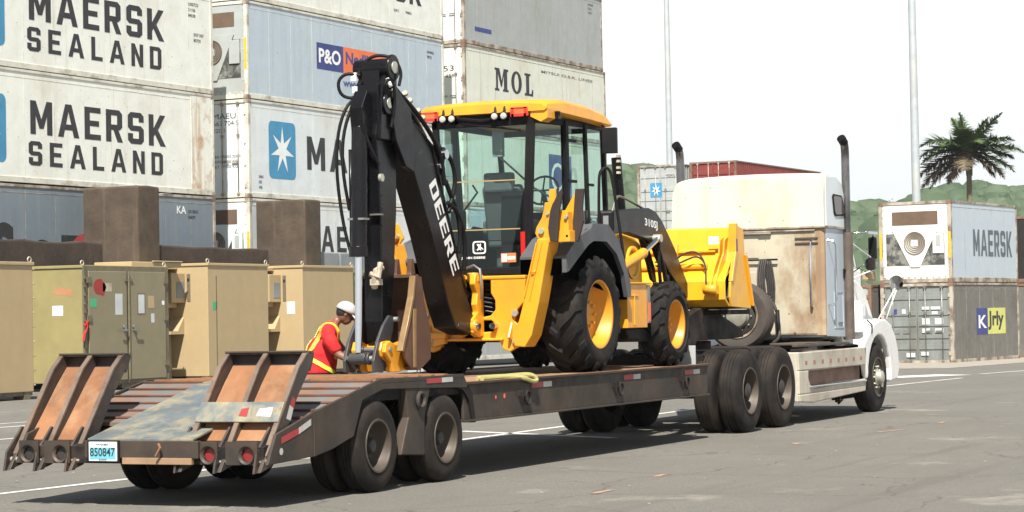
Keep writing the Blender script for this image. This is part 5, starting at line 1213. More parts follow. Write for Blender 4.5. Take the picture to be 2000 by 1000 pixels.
# hoses looping round the head and down the left
hz = [[(.90, 1.30, 3.72), (.72, 1.36, 3.70), (.62, 1.44, 3.42), (.60, 1.46, 3.0), (.64, 1.42, 2.5), (.66, 1.35, 2.2)],
      [(.90, 1.28, 3.72), (.74, 1.34, 3.66), (.64, 1.40, 3.35), (.62, 1.40, 3.0), (.68, 1.36, 2.6)],
      [(.90, 1.33, 3.95), (.84, 1.46, 3.98), (.80, 1.54, 3.90), (.82, 1.52, 3.76), (.88, 1.42, 3.72), (.90, 1.36, 3.78)],
      [(.90, 1.36, 3.96), (.94, 1.30, 4.10), (.98, 1.18, 4.16), (1.04, 1.02, 4.12), (1.08, .96, 3.98), (1.05, .98, 3.84)],
      [(.88, 1.05, 3.74), (.82, 1.02, 3.84), (.86, 1.0, 3.90), (.96, .98, 3.84), (1.02, 1.02, 3.60), (.98, 1.04, 3.42)],
      [(.78, 1.34, 3.66), (.70, 1.28, 3.72), (.66, 1.22, 3.60), (.68, 1.16, 3.3), (.82, 1.10, 3.05)]]
m = MB()
for h_ in hz: m.tube(h_, .017, 8, smooth_path=2)
B.part(m, 'arm_hoses', 'black_m')
hz = [[(2.13, 1.05, 3.28), (2.30, 1.02, 3.15), (2.36, 1.02, 2.95), (2.30, 1.04, 2.75), (2.22, 1.04, 2.62)],
      [(2.18, 1.05, 2.95), (2.28, 1.04, 2.80), (2.42, 1.03, 2.62), (2.47, 1.03, 2.42), (2.45, 1.04, 2.2)],
      [(2.20, 1.04, 2.72), (2.35, 1.02, 2.66), (2.50, 1.02, 2.50), (2.58, 1.03, 2.3), (2.58, 1.05, 2.02)],
      [(1.10, 1.06, 3.82), (1.45, 1.04, 3.66), (1.85, 1.04, 3.42), (2.08, 1.04, 3.20), (2.16, 1.05, 2.9)]]
m = MB()
for h_ in hz: m.tube(h_, .024, 8, smooth_path=2)
B.part(m, 'boom_hoses', 'black_m')
# bucket link: two curved plates, pin and boss
gp = [(.99, 1.55), (.90, 1.56), (.77, 1.46), (.64, 1.30), (.56, 1.12), (.57, 1.01), (.74, 1.00), (.83, 1.06), (.86, 1.22), (.97, 1.42)]
for y in (1.05, 1.37):
    m = MB(); m.prism(gp, 'y', y, y+.03); B.part(m, 'link_plate', MT.setdefault('linkm', paint('dark_grey_link', (.045, .046, .052), .45)), .004)
m = MB(); m.cyl((.60, 1.15, 1.14), (.60, 1.33, 1.14), .058, n=20); m.cyl((.60, 1.11, 1.14), (.60, 1.135, 1.14), .062, n=20); B.part(m, 'link_boss', MT.setdefault('bossm', paint('dark_grey_steel', (.045, .046, .05), .45)), .004)
m = MB(); m.cyl((.60, 1.08, 1.14), (.60, 1.40, 1.14), .03, n=12); m.cyl((1.0, 1.005, 1.52), (1.0, 1.44, 1.52), .026, n=12); B.part(m, 'link_pin', 'steel')
# digging bucket
m = MB()
side = [(1.13, 1.95), (1.27, 1.94), (1.32, 1.7), (1.46, 1.38), (1.44, 1.12), (1.20, 1.01), (1.02, 1.03), (.90, 1.13), (.86, 1.22), (.99, 1.50), (1.08, 1.72)]
m.prism(side, 'y', .88, .905); m.prism(side, 'y', 1.475, 1.50)
sh = [(1.20, 1.95), (1.27, 1.94), (1.33, 1.7), (1.46, 1.38), (1.44, 1.12), (1.20, 1.01), (1.02, 1.03)]
sh2 = [(x-.02, z+.015) for x, z in reversed(sh)]
m.prism(sh+sh2, 'y', .905, 1.475); bk_ = B.part(m, 'digging_bucket', 'bucket_rust', .006)
m = MB(); m.prism([(.84, 1.20), (.99, 1.50), (1.09, 1.74), (1.13, 1.95), (1.10, 1.95), (1.05, 1.74), (.94, 1.50), (.80, 1.21)], 'y', .865, .93); m.prism([(1.06, 1.62), (1.12, 1.62), (1.10, 1.04), (1.05, 1.04)], 'y', .862, .88)
B.part(m, 'side_cutter', MT.setdefault('cutter', paint('worn_cutter', (.26, .165, .075), .5, .3, dirt=(.12, .07, .04), damt=.7, dsc=4)), .004, parent=bk_)
m = MB(); m.box((1.12, .92, 1.93), (1.28, 1.47, 1.965))
for i in range(4): m.prism([(1.12, 1.93), (1.14, 1.98), (1.16, 2.12), (1.2, 2.12), (1.24, 1.97)], 'y', .93+i*.16, .98+i*.16)
B.part(m, 'bucket_teeth', 'bucket_rust', .004, parent=bk_)
m = MB()
for y in (1.05, 1.33): m.prism([(.66, 1.22), (.70, 1.30), (.80, 1.31), (.92, 1.27), (1.10, 1.30), (1.16, 1.05), (.98, 1.0), (.86, 1.0), (.80, 1.10), (.68, 1.16)], 'y', y-.02, y+.03)
m.box((.90, 1.03, 1.20), (1.08, 1.38, 1.26)); m.prism([(.64, 1.20), (.66, 1.28), (.74, 1.31), (.86, 1.27), (1.10, 1.30), (1.16, 1.03), (.92, 1.0), (.80, 1.0), (.76, 1.10)], 'y', .965, 1.01)
B.part(m, 'bucket_bracket', 'yellow', .008, parent=bk_)
m = MB(); m.cyl((.73, .95, 1.225), (.73, 1.38, 1.225), .026, n=12); B.part(m, 'bucket_pin', 'steel', parent=bk_)

# stabilisers: legs raised, leaning outwards across the machine
def stab(mir):
    Y = (lambda y: 2.42-y) if mir else (lambda y: y)
    f = lambda pl: [(Y(p[0]), p[1]) for p in pl]
    root = bpy.data.objects.new('stabiliser', None); COL.objects.link(root); root.parent = B.T.o
    m = MB(); m.prism(f([(.35, 2.34), (.505, 1.75), (.585, 1.48), (.67, 1.31), (.64, 1.21), (.52, 1.20), (.44, 1.32), (.35, 1.66), (.21, 2.34)]), 'x', 2.92, 3.19)
    B.part(m, 'stabiliser_leg', 'yellow', .012, parent=root)
    m = MB(); m.prism(f([(.36, 2.30), (.515, 1.74), (.50, 1.735), (.345, 2.30)]), 'x', 2.90, 2.93); m.prism(f([(.30, 2.30), (.455, 1.70), (.445, 1.70), (.29, 2.30)]), 'x', 2.905, 2.93); m.tube([(2.90, Y(.42), 1.98), (2.895, Y(.37), 2.0)], .008, 6)
    B.part(m, 'leg_rib', 'yellow', parent=root)
    m = MB()
    m.prism(f([(.205, 2.86), (.14, 2.86), (.12, 2.30), (.22, 2.30), (.30, 2.32), (.355, 2.35), (.38, 2.40), (.365, 2.46), (.30, 2.56), (.275, 2.64), (.262, 2.72), (.22, 2.72)]), 'x', 2.93, 2.97)
    m.prism(f([(.10, 2.30), (-.01, 2.32), (-.02, 2.84), (.0, 2.84), (.10, 2.68), (.14, 2.62), (.20, 2.5), (.3, 2.32)]), 'x', 3.15, 3.19)
    m.box((2.97, Y(.0), 2.30), (3.15, Y(.26), 2.42)); m.prism(f([(.02, 2.46), (.03, 2.62), (.13, 2.64), (.20, 2.5), (.2, 2.42), (.02, 2.42)]), 'x', 2.99, 3.12); m.prism(f([(.20, 2.3), (.30, 2.32), (.37, 2.40), (.30, 2.56), (.2, 2.6)]), 'x', 3.12, 3.16)
    B.part(m, 'foot_bracket', 'yellow', .006, parent=root)
    m = MB(); m.cyl((2.90, Y(.30), 2.42), (3.22, Y(.30), 2.42), .032, n=12); m.cyl((2.91, Y(.225), 2.60), (2.93, Y(.225), 2.60), .016, n=10); m.cyl((2.96, Y(.04), 2.56), (3.0, Y(.04), 2.56), .02, n=10); m.cyl((2.97, Y(.03), 2.36), (3.0, Y(.03), 2.36), .014, n=10); B.part(m, 'foot_pin', 'bolt', parent=root)
    m = MB(); m.prism(f([(.145, 2.72), (.10, 2.80), (.05, 2.86), (.045, 2.80), (.085, 2.60), (.11, 2.30), (.19, 2.31), (.215, 2.45), (.19, 2.62), (.16, 2.70)]), 'x', 2.895, 2.93)
    B.part(m, 'rubber_pad', MT.setdefault('pad', paint('brown_black_pad', (.030, .020, .016), .75, var=.2)), .008, parent=root)
    m = MB(); m.prism(f([(-.01, 2.86), (-.11, 2.86), (-.085, 2.62), (-.10, 2.52), (-.03, 2.30), (.05, 2.31), (.015, 2.60)]), 'x', 3.11, 3.15)
    B.part(m, 'rubber_pad', MT['pad'], .008, parent=root)
    return root
stab(False); stab(True)

# cab
CX0, CX1, CY0, CY1 = 3.42, 5.36, .50, 1.92
m = MB()
def post(p0, p1, w=.035, d=.045):
    p0 = Vector(p0); p1 = Vector(p1); u = (p1-p0).normalized(); a = Vector((1, 0, 0)); b = u.cross(a).normalized(); a = b.cross(u).normalized()
    m.obox((p0+p1)/2, a, b, u, w, d, (p1-p0).length/2+.0)
ZT = 3.68
post((3.45, .72, 2.0), (3.45, .64, ZT)); post((3.45, 1.70, 2.0), (3.45, 1.80, ZT), .03, .035)
post((4.18, .56, 2.35), (4.10, .53, ZT), .04, .035); post((4.18, 1.86, 2.35), (4.10, 1.89, ZT), .04, .035)
post((4.78, .55, 2.1), (4.66, .53, ZT), .03, .02); post((5.36, .58, 2.5), (5.22, .55, ZT), .028, .028); post((5.36, 1.84, 2.5), (5.22, 1.87, ZT), .028, .028)
m.box((3.42, .66, 1.975), (3.50, 1.76, 2.06)); m.box((3.42, .62, 3.60), (3.50, 1.82, 3.70)); m.box((4.05, .53, 3.63), (5.24, .58, 3.70)); m.box((4.05, 1.84, 3.63), (5.24, 1.89, 3.70)); m.box((5.18, .55, 3.62), (5.24, 1.87, 3.70))
m.prism([(3.47, .62), (3.50, .60), (4.12, .51), (4.12, .56), (3.50, .66)], 'z', 3.62, 3.70); m.prism([(3.47, 1.80), (3.50, 1.76), (4.12, 1.84), (4.12, 1.90), (3.50, 1.84)], 'z', 3.62, 3.70)
m.box((3.44, .70, 1.95), (5.3, 1.74, 1.99))
B.part(m, 'cab_frame', 'black_m', .008)
m = MB(); m.prism([(3.47, 2.0), (3.47, 2.16), (4.10, 2.16), (4.16, 2.42), (4.4, 2.56), (5.34, 2.5), (5.34, 2.0)], 'y', .60, .63); m.prism([(3.47, 2.0), (3.47, 2.16), (4.10, 2.16), (4.16, 2.42), (4.4, 2.56), (5.34, 2.5), (5.34, 2.0)], 'y', 1.80, 1.83); m.box((5.30, .6, 2.0), (5.34, 1.83, 2.6)); B.part(m, 'cab_lower_wall', 'fender', .006)
def pane(pts, nm='window_pane'):
    mm = MB(); n = (Vector(pts[1])-Vector(pts[0])).cross(Vector(pts[2])-Vector(pts[0])).normalized()*.003
    a = [Vector(p)+n for p in pts]; b = [Vector(p)-n for p in pts]; k = len(pts)
    mm.add(a+b, [list(range(k)), list(range(2*k-1, k-1, -1))]+[(i, (i+1) % k, k+(i+1) % k, k+i) for i in range(k)])
    return B.part(mm, nm, 'glass')
rear = pane([(3.44, .74, 2.06), (3.44, 1.70, 2.06), (3.44, 1.79, 3.61), (3.44, .66, 3.61)], 'rear_window')
pane([(3.49, .69, 2.16), (4.14, .57, 2.16), (4.10, .53, 3.63), (3.49, .62, 3.63)]); pane([(3.49, 1.73, 2.16), (4.14, 1.85, 2.16), (4.10, 1.89, 3.63), (3.49, 1.81, 3.63)])
pane([(4.22, .55, 2.56), (4.72, .55, 2.54), (4.64, .53, 3.63), (4.14, .53, 3.63)], 'door_window'); pane([(4.84, .55, 2.54), (5.34, .58, 2.52), (5.20, .55, 3.63), (4.70, .53, 3.63)], 'door_window')
pane([(4.22, 1.87, 2.56), (5.34, 1.85, 2.52), (5.20, 1.87, 3.63), (4.14, 1.89, 3.63)], 'door_window')
pane([(5.36, .62, 2.6), (5.36, 1.80, 2.6), (5.22, 1.84, 3.62), (5.22, .58, 3.62)], 'windscreen')
m = MB(); m.box((3.415, .76, 3.00), (3.435, 1.66, 3.012)); m.box((3.415, .78, 2.47), (3.435, 1.68, 2.482)); B.part(m, 'window_bars', MT.setdefault('barm', paint('tan_bar', (.36, .27, .12), .5)))
B.part(MB().box((3.40, .715, 2.14), (3.412, .765, 2.44)), 'tail_reflector', 'red_l')
m = MB(); m.box((3.425, .95, 2.02), (3.432, .96, 2.03)); 
# emblem and lettering on the rear glass
m = MB(); oc = rrect(0, 0, 1, 1, .22); ic = rrect(.10, .10, .90, .90, .16)
def gq(p): return (1.36-p[0]*.16, 2.215+p[1]*.14)
m.ring([gq(p) for p in oc], [gq(p) for p in ic], 'x', 3.4335, 3.4355)
deer = [(.18, .30), (.34, .36), (.44, .48), (.40, .62), (.30, .74), (.40, .80), (.52, .70), (.58, .82), (.64, .70), (.58, .58), (.72, .46), (.84, .30), (.66, .40), (.58, .42), (.66, .24), (.50, .36), (.34, .22), (.36, .34)]
m.prism([gq(p) for p in deer], 'x', 3.4335, 3.4355)
B.part(m, 'leaping_deer_emblem', 'text_white', parent=rear)
B.part(place_flat(text_flat('JOHN DEERE', .02), (3.4335, 1.50, 2.155), (0, -1, 0), UZ, .29, .032), 'window_lettering', 'text_white', parent=rear)
m = MB(); m.quad((3.4335, 1.02, 2.115), (3.4335, .84, 2.115), (3.4335, .84, 2.215), (3.4335, 1.02, 2.215)); dcl = B.part(m, 'orange_decal', 'orange_p', parent=rear)
m = MB(); m.quad((3.4325, 1.01, 2.125), (3.4325, .95, 2.125), (3.4325, .95, 2.205), (3.4325, 1.01, 2.205)); m.quad((3.4325, .94, 2.145), (3.4325, .85, 2.145), (3.4325, .85, 2.18), (3.4325, .94, 2.18)); B.part(m, 'decal_print', 'text_white', parent=rear)
# roof: crowned shell with drooped edges
m = MB(); vs = []
secs_ = [(3.38, 3.74, 3.82), (3.44, 3.73, 3.86), (3.9, 3.72, 3.90), (4.6, 3.70, 3.88), (5.06, 3.68, 3.83), (5.22, 3.68, 3.76)]
for (x, zl, zh) in secs_:
    ya, yb = (.42, 1.98)
    vs += [(x, ya+.03, zl), (x, ya, zl+.02), (x, ya+.01, zh-.05), (x, ya+.06, zh-.012), (x, ya+.3, zh+.01), (x, 1.2, zh+.02), (x, yb-.3, zh+.01), (x, yb-.06, zh-.012), (x, yb-.01, zh-.05), (x, yb, zl+.02), (x, yb-.03, zl)]
nn = 11
m.add(vs, [(i*nn+k, i*nn+k+1, (i+1)*nn+k+1, (i+1)*nn+k) for i in range(len(secs_)-1) for k in range(nn-1)]+[((i)*nn, (i+1)*nn, (i+1)*nn+nn-1, i*nn+nn-1) for i in range(len(secs_)-1)], True)
m.add(vs[:nn], [list(range(nn))]); m.add(vs[-nn:], [list(range(nn))])
# light housings dropping from the rear edge
m.prism([(.42, 3.76), (.42, 3.66), (.50, 3.62), (.62, 3.68), (.62, 3.76)], 'x', 3.40, 3.6)
m.prism([(1.60, 3.76), (1.98, 3.76), (1.98, 3.71), (1.66, 3.71), (1.56, 3.64), (1.50, 3.64), (1.50, 3.76)], 'x', 3.42, 3.6)
rf = B.part(m, 'roof', 'yellow', .0)
m = MB(); m.box((3.46, .66, 3.62), (3.52, 1.55, 3.76)); m.tube([(3.41, 1.5, 3.70), (3.40, 1.2, 3.66), (3.41, .9, 3.70)], .02, 6); m.tube([(3.42, 1.45, 3.64), (3.41, 1.0, 3.58), (3.41, .75, 3.54)], .012, 6); B.part(m, 'roof_underside', 'black_m', parent=rf)
for (y0, y1) in ((.64, .84), (1.72, 1.96)):
    m = MB(); m.box((3.36, y0, 3.69), (3.45, y1, 3.79)); ol = B.part(m, 'tail_light', 'orange_l', .01, parent=rf)
    m = MB(); m.box((3.355, y0+.01, 3.685), (3.36, y1-.01, 3.715)); m.box((3.355, y0+.01, 3.77), (3.36, y1-.01, 3.785)); m.box((3.355, y0, 3.685), (3.36, y0+.04, 3.785)); m.box((3.355, y1-.04, 3.685), (3.36, y1, 3.785)); B.part(m, 'red_lens', 'red_l', parent=ol)
for y in (.92, 1.03, 1.55, 1.66):
    m = MB(); m.lathe([(.001, .10), (.03, .09), (.045, .05), (.05, 0), (.046, -.012)], (3.35, y, 3.70), 'x', 18); m.cyl((3.38, y, 3.75), (3.40, y, 3.82), .018, n=8); wl = B.part(m, 'work_light', 'black', parent=rf)
    m = MB(); m.lathe([(.040, .004), (.03, -.008), (.001, -.014)], (3.345, y, 3.70), 'x', 18); B.part(m, 'light_glass', 'lamp_glass', parent=wl)
m = MB(); m.cyl((3.62, .40, 3.74), (3.64, .42, 3.66), .035, n=12); m.box((3.60, .38, 3.66), (3.68, .44, 3.72)); B.part(m, 'side_work_light', 'black', parent=rf)
# seat, wheel, console in the cab
m = MB(); m.box((4.0, .98, 2.30), (4.5, 1.45, 2.42)); m.prism([(4.0, 2.35), (3.86, 2.95), (3.94, 3.0), (4.06, 2.9), (4.14, 2.42)], 'y', .98, 1.45); m.box((3.80, 1.05, 2.90), (3.92, 1.4, 3.12)); m.box((4.05, .90, 2.45), (4.4, .96, 2.6)); m.box((4.05, 1.48, 2.45), (4.4, 1.54, 2.6)); m.box((4.1, 1.05, 2.0), (4.4, 1.4, 2.3))
B.part(m, 'operator_seat', 'seatcloth', .04)
m = MB(); pts = [(4.80+.06*math.sin(t), 1.12+.19*math.cos(t), 2.96+.19*math.sin(t)*.85) for t in [k*math.pi/10 for k in range(21)]]; m.tube(pts, .014, 6, caps=False); m.tube([(4.80, 1.12, 2.96), (5.0, 1.12, 2.5)], .03, 8); m.tube([pts[0], pts[10]], .01, 6); m.tube([pts[5], pts[15]], .01, 6); B.part(m, 'steering_wheel', 'black_m')
m = MB(); m.box((5.0, .75, 2.0), (5.25, 1.7, 2.72)); m.box((3.55, 1.56, 2.05), (3.7, 1.68, 2.7)); m.box((3.55, .80, 2.05), (3.72, .98, 2.62)); m.tube([(3.62, 1.55, 2.7), (3.66, 1.4, 2.9), (4.0, 1.62, 3.0)], .012, 6)
m.prism([(3.55, 2.05), (3.52, 2.5), (3.56, 2.86), (3.70, 2.9), (3.75, 2.3), (3.8, 2.05)], 'y', .82, 1.06); B.part(m, 'console', 'black_m', .02)
m = MB(); m.box((3.6, 1.06, 3.28), (3.66, 1.18, 3.56)); m.tube([(3.66, 1.12, 3.28), (4.2, .95, 2.95), (4.7, .85, 2.8)], .012, 6); B.part(m, 'interior_mirror', 'conc_g')
# door hinges, mirror, big side mirror
m = MB()
for z in (3.45, 3.0): m.box((4.14, .50, z), (4.36, .53, z+.03))
m.box((4.72, .50, 2.98), (4.84, .52, 3.01)); m.tube([(4.62, .51, 2.45), (4.60, .49, 2.7)], .02, 6); B.part(m, 'door_hinges', 'black_m')
m = MB(); m.prism([(4.93, 3.62), (5.10, 3.62), (5.12, 3.44), (5.06, 3.34), (4.97, 3.34), (4.92, 3.46)], 'y', .30, .38) if False else m.obox((4.94, .34, 3.50), (1, .25, 0), (-.25, 1, 0), (0, 0, 1), .045, .085, .145); m.tube([(4.98, .42, 3.66), (5.05, .5, 3.70)], .012, 6); mr = B.part(m, 'side_mirror', 'black_m', .03)
m = MB(); m.tube([(4.76, .42, 2.5), (4.74, .40, 3.0), (4.74, .39, 3.12), (4.77, .36, 3.18), (4.82, .31, 3.18), (4.84, .28, 3.08), (4.88, .20, 2.4), (4.90, .16, 1.95)], .018, 8, smooth_path=1); B.part(m, 'hand_grab_loop', 'black_m')
m = MB(); m.obox((4.80, .34, 2.58), (1, .3, 0), (-.3, 1, 0), (0, 0, 1), .04, .085, .12); B.part(m, 'lower_mirror', 'black_m', .03); m = MB(); m.quad((4.757, .30, 2.51), (4.745, .36, 2.51), (4.745, .36, 2.64), (4.757, .30, 2.64)); B.part(m, 'mirror_glass', 'conc_g')
# rear fenders
fo = [(3.10, 1.98), (3.10, 2.16), (3.42, 2.36), (3.78, 2.46), (3.84, 2.52), (4.27, 2.52), (4.56, 2.36), (4.74, 2.12), (4.90, 1.86), (4.90, 1.72)]
fi = [(4.80, 1.72), (4.70, 1.98), (4.50, 2.20), (4.22, 2.33), (3.86, 2.33), (3.70, 2.28), (3.40, 2.12), (3.18, 2.0)]
for (ya, yb, s_) in ((.10, .64, 1), (2.20, 1.68, -1)):
    m = MB(); m.prism(fo+fi, 'y', ya, ya+.05*s_); 
    top = [(p[0], p[1]-.005) for p in fo]; bot = [(p[0], p[1]-.03) for p in reversed(fo)]
    m.prism(top+bot, 'y', ya+.05*s_, yb); m.prism([(3.11, 1.98), (3.11, 2.15), (3.40, 2.34), (3.40, 2.12), (3.18, 2.0)], 'y', ya+.05*s_, yb); B.part(m, 'rear_fender', 'fender', .012)
# hood, engine, loader tower
m = MB(); m.prism([(5.36, 2.0), (5.36, 2.52), (5.9, 2.62), (7.05, 2.50), (7.3, 2.40), (7.35, 1.75), (7.2, 1.70), (5.36, 1.7)], 'y', .92, 1.50); B.part(m, 'engine_hood', 'yellow_b', .05)
m = MB(); m.box((5.9, .9, 2.0), (6.4, .918, 2.4)); m.prism([(5.36, 2.54), (5.9, 2.64), (6.9, 2.54), (6.9, 2.50), (5.9, 2.58), (5.36, 2.5)], 'y', .95, 1.47); B.part(m, 'hood_top', 'black', .01)
m = MB(); m.cyl((6.96, 1.05, 2.55), (6.96, 1.05, 2.80), .10, n=16); m.cyl((6.70, 1.2, 2.70), (6.70, .95, 2.70), .10, n=14); m.cyl((7.15, 1.15, 2.68), (7.15, .95, 2.68), .09, n=14); B.part(m, 'muffler', 'black')
m = MB(); m.cyl((6.96, 1.05, 2.75), (6.84, 1.05, 3.44), .068, .062, n=14, caps=False); ex = B.part(m, 'exhaust_pipe', 'black')
m = MB()
for z in (3.44, 3.38, 3.30, 3.24): m.box((6.79, .99, z), (6.84, 1.03, z+.03))
B.part(m, 'exhaust_slots', 'rim_w', parent=ex)
m = MB()
for y in (.78, 1.64): m.tube([(6.0, y, 2.70), (6.15, y, 2.92), (6.3, y, 2.94), (6.9, y, 2.84), (7.25, y, 2.76), (7.3, y, 2.66)], .016, 8, smooth_path=1)
B.part(m, 'hood_rail', MT.setdefault('railm', paint('grey_rail', (.22, .21, .17), .4, .5)))
arm = [(5.62, 2.46), (5.60, 2.66), (5.80, 2.74), (6.4, 2.79), (7.02, 2.82), (7.25, 2.78), (7.44, 2.68), (7.62, 2.54), (7.87, 2.34), (8.10, 2.10), (8.36, 1.84), (8.38, 1.74), (8.24, 1.72), (8.02, 1.84), (7.66, 2.04), (7.42, 2.22), (7.30, 2.36), (7.05, 2.42), (6.3, 2.50)]
for y in (.70, 1.60):
    m = MB(); m.prism(arm, 'y', y, y+.11); la = B.part(m, 'loader_arm', 'black', .012)
    m = MB(); m.prism([(5.55, 1.6), (5.50, 2.0), (5.60, 2.60), (5.95, 2.62), (6.10, 2.2), (6.05, 1.6)], 'y', y+.02, y+.10); B.part(m, 'loader_tower', 'yellow', .01)
    m = MB(); m.prism([(7.05, 2.45), (7.2, 2.5), (7.5, 2.1), (7.55, 1.9), (7.40, 1.95), (7.28, 2.15)], 'y', y+.13, y+.17); m.tube([(7.18, y-.02, 2.42), (7.42, y-.02, 2.06), (7.50, y-.02, 1.82)], .03, 8); B.part(m, 'bell_crank', 'black', .006)
    m = MB(); m.tube([(5.45, y-.10, 1.98), (6.55, y-.10, 2.26)], .062, 14); lc = B.part(m, 'lift_cylinder', 'yellow'); m = MB(); m.tube([(6.55, y-.10, 2.26), (7.12, y-.06, 2.44)], .032, 12); B.part(m, 'lift_rod', 'chrome', parent=lc)
    m = MB(); m.cyl((7.15, y-.1, 2.45), (7.15, y+.12, 2.45), .05, n=12); B.part(m, 'lift_pin', 'bolt')
B.part(place_flat(text_flat('310SJ', .03), (6.86, .698, 2.575), (1, 0, -.08), (-.04, 0, 1), .42, .12), 'model_lettering', 'text_white')
m = MB(); m.tube([(7.50, .66, 2.0), (7.45, .64, 1.8), (7.5, .66, 1.62)], .02, 6); m.tube([(7.2, .66, 2.4), (7.15, .64, 2.1), (7.25, .66, 1.85), (7.35, .66, 1.8)], .022, 6, smooth_path=1); B.part(m, 'loader_hoses', 'black_m')
# belt guard ring and small items on the engine side
m = MB(); m.lathe([(.15, 0), (.17, -.03), (.20, -.03), (.20, .0)], (6.32, .66, 2.14), 'y', 24)
for i in range(4): m.box((6.19, .66, 2.04+i*.06), (6.45, .675, 2.06+i*.06))
B.part(m, 'guard_ring', 'yellow_b', .004)
m = MB(); m.cyl((6.95, .7, 1.72), (6.95, 1.5, 1.72), .16, n=20); m.box((6.5, .75, 1.55), (7.4, 1.55, 1.75)); B.part(m, 'front_frame', 'yellow_b', .02)
m = MB(); m.box((6.15, .86, 2.28), (6.5, .90, 2.42)); B.part(m, 'side_vent', MT.setdefault('ventb', paint('blue_grey_vent', (.12, .15, .20), .4)))
# tool and step box below the cab
m = MB(); m.box((4.98, .18, 1.37), (5.58, .62, 1.87)); m.box((4.96, .16, 1.87), (5.66, .64, 1.89)); m.box((5.16, .165, 1.40), (5.18, .18, 1.75)); m.box((5.0, .168, 1.73), (5.30, .18, 1.745)); sb = B.part(m, 'step_box', 'yellow', .012)
m = MB(); m.box((5.58, .17, 1.42), (5.66, .40, 1.86)); B.part(m, 'step_side', 'steel', .004, parent=sb)
B.part(MB().box((5.585, .165, 1.44), (5.655, .169, 1.66)), 'step_reflector', 'orange_l', parent=sb)
m = MB(); m.prism([(5.2, 1.36), (5.8, 1.36), (6.0, 1.28), (5.9, 1.2), (5.3, 1.24)], 'y', .3, .9); B.part(m, 'fuel_tank', 'black_m', .02)
# loader bucket, raised and seen from behind
Lb = bpy.data.objects.new('loader_bucket', None); COL.objects.link(Lb); Lb.parent = B.T.o
BY0, BY1 = .20, 2.28
back = [(8.76, 2.60), (8.70, 2.34), (8.62, 2.18), (8.46, 2.05), (8.32, 1.97), (8.28, 1.92), (8.28, 1.69), (8.42, 1.60), (9.12, 1.57)]
bi = [(x+.03, z+.02) for x, z in reversed(back)]
m = MB(); m.prism(back+bi, 'y', BY0, BY1); B.part(m, 'bucket_shell', 'yellow_b', .006, parent=Lb)
ep = [(8.66, 2.64), (8.94, 2.60), (8.98, 2.26), (9.22, 1.64), (9.16, 1.57), (8.45, 1.60), (8.40, 1.72), (8.42, 1.90), (8.54, 2.10), (8.62, 2.3)]
for y in (BY0-.03, BY1):
    m = MB(); m.prism(ep, 'y', y, y+.03); B.part(m, 'bucket_end', 'yellow_b', .006, parent=Lb)
m = MB(); m.prism([(8.60, 2.66), (8.68, 2.66), (8.66, 2.3), (8.48, 1.92), (8.42, 1.92), (8.58, 2.3)], 'y', BY0-.05, BY0+.05); m.prism([(8.96, 2.26), (9.0, 2.26), (9.24, 1.62), (9.2, 1.6)], 'y', BY0-.06, BY0-.03); B.part(m, 'end_stiffener', 'yellow', .006, parent=Lb)
m = MB()
for y in (.95, 1.55, 1.9): m.prism([(8.65, 2.42), (8.61, 2.42), (8.53, 2.22), (8.31, 2.04), (8.17, 1.90), (8.15, 1.76), (8.25, 1.76), (8.31, 1.92), (8.45, 2.02), (8.61, 2.14)], 'y', y, y+.025)
for y in (.30, .36): m.prism([(8.73, 2.5), (8.59, 2.45), (8.55, 2.28), (8.37, 2.10), (8.19, 1.86), (8.25, 1.72), (8.31, 1.9), (8.61, 2.15)], 'y', y, y+.02)
B.part(m, 'stiffening_rib', 'yellow_b', .004, parent=Lb)
m = MB(); m.box((8.63, .45, 2.30), (8.68, 2.2, 2.325)); m.tube([(8.47, .5, 2.12), (8.47, 2.2, 2.12)], .035, 10); B.part(m, 'cross_bar', 'yellow_b', .004, parent=Lb)
m = MB(); m.cyl((8.15, .84, 1.80), (8.15, 1.02, 1.80), .07, n=16); m.cyl((8.17, .26, 1.82), (8.17, .44, 1.82), .06, n=16); m.cyl((8.20, .70, 1.60), (8.20, .8, 1.60), .05, n=12); B.part(m, 'hinge_boss', 'yellow', parent=Lb)
m = MB()
for dz in (0, .05): m.tube([(8.45, 1.2, 2.14+dz), (8.37, .95, 2.12+dz), (8.35, .75, 2.20+dz*2), (8.41, .60, 2.26+dz), (8.37, .48, 2.14), (8.25, .44, 1.98-dz), (8.23, .43, 1.88)], .012, 6, smooth_path=2)
B.part(m, 'bucket_hoses', 'hub_d', parent=Lb)
m = MB(); m.box((8.59, .38, 2.40), (8.59, .52, 2.50)); B.part(m, 'white_label', 'text_white', parent=Lb)
m = MB(); m.box((8.60, BY0-.052, 2.30), (8.65, BY0-.050, 2.46)); B.part(m, 'purple_label', MT.setdefault('purp', paint('purple_label', (.12, .05, .2), .6)), parent=Lb)
m = MB(); m.box((8.45, BY0, 1.50), (9.22, BY1, 1.56)); B.part(m, 'cutting_edge', 'trailer_d', .004, parent=Lb)

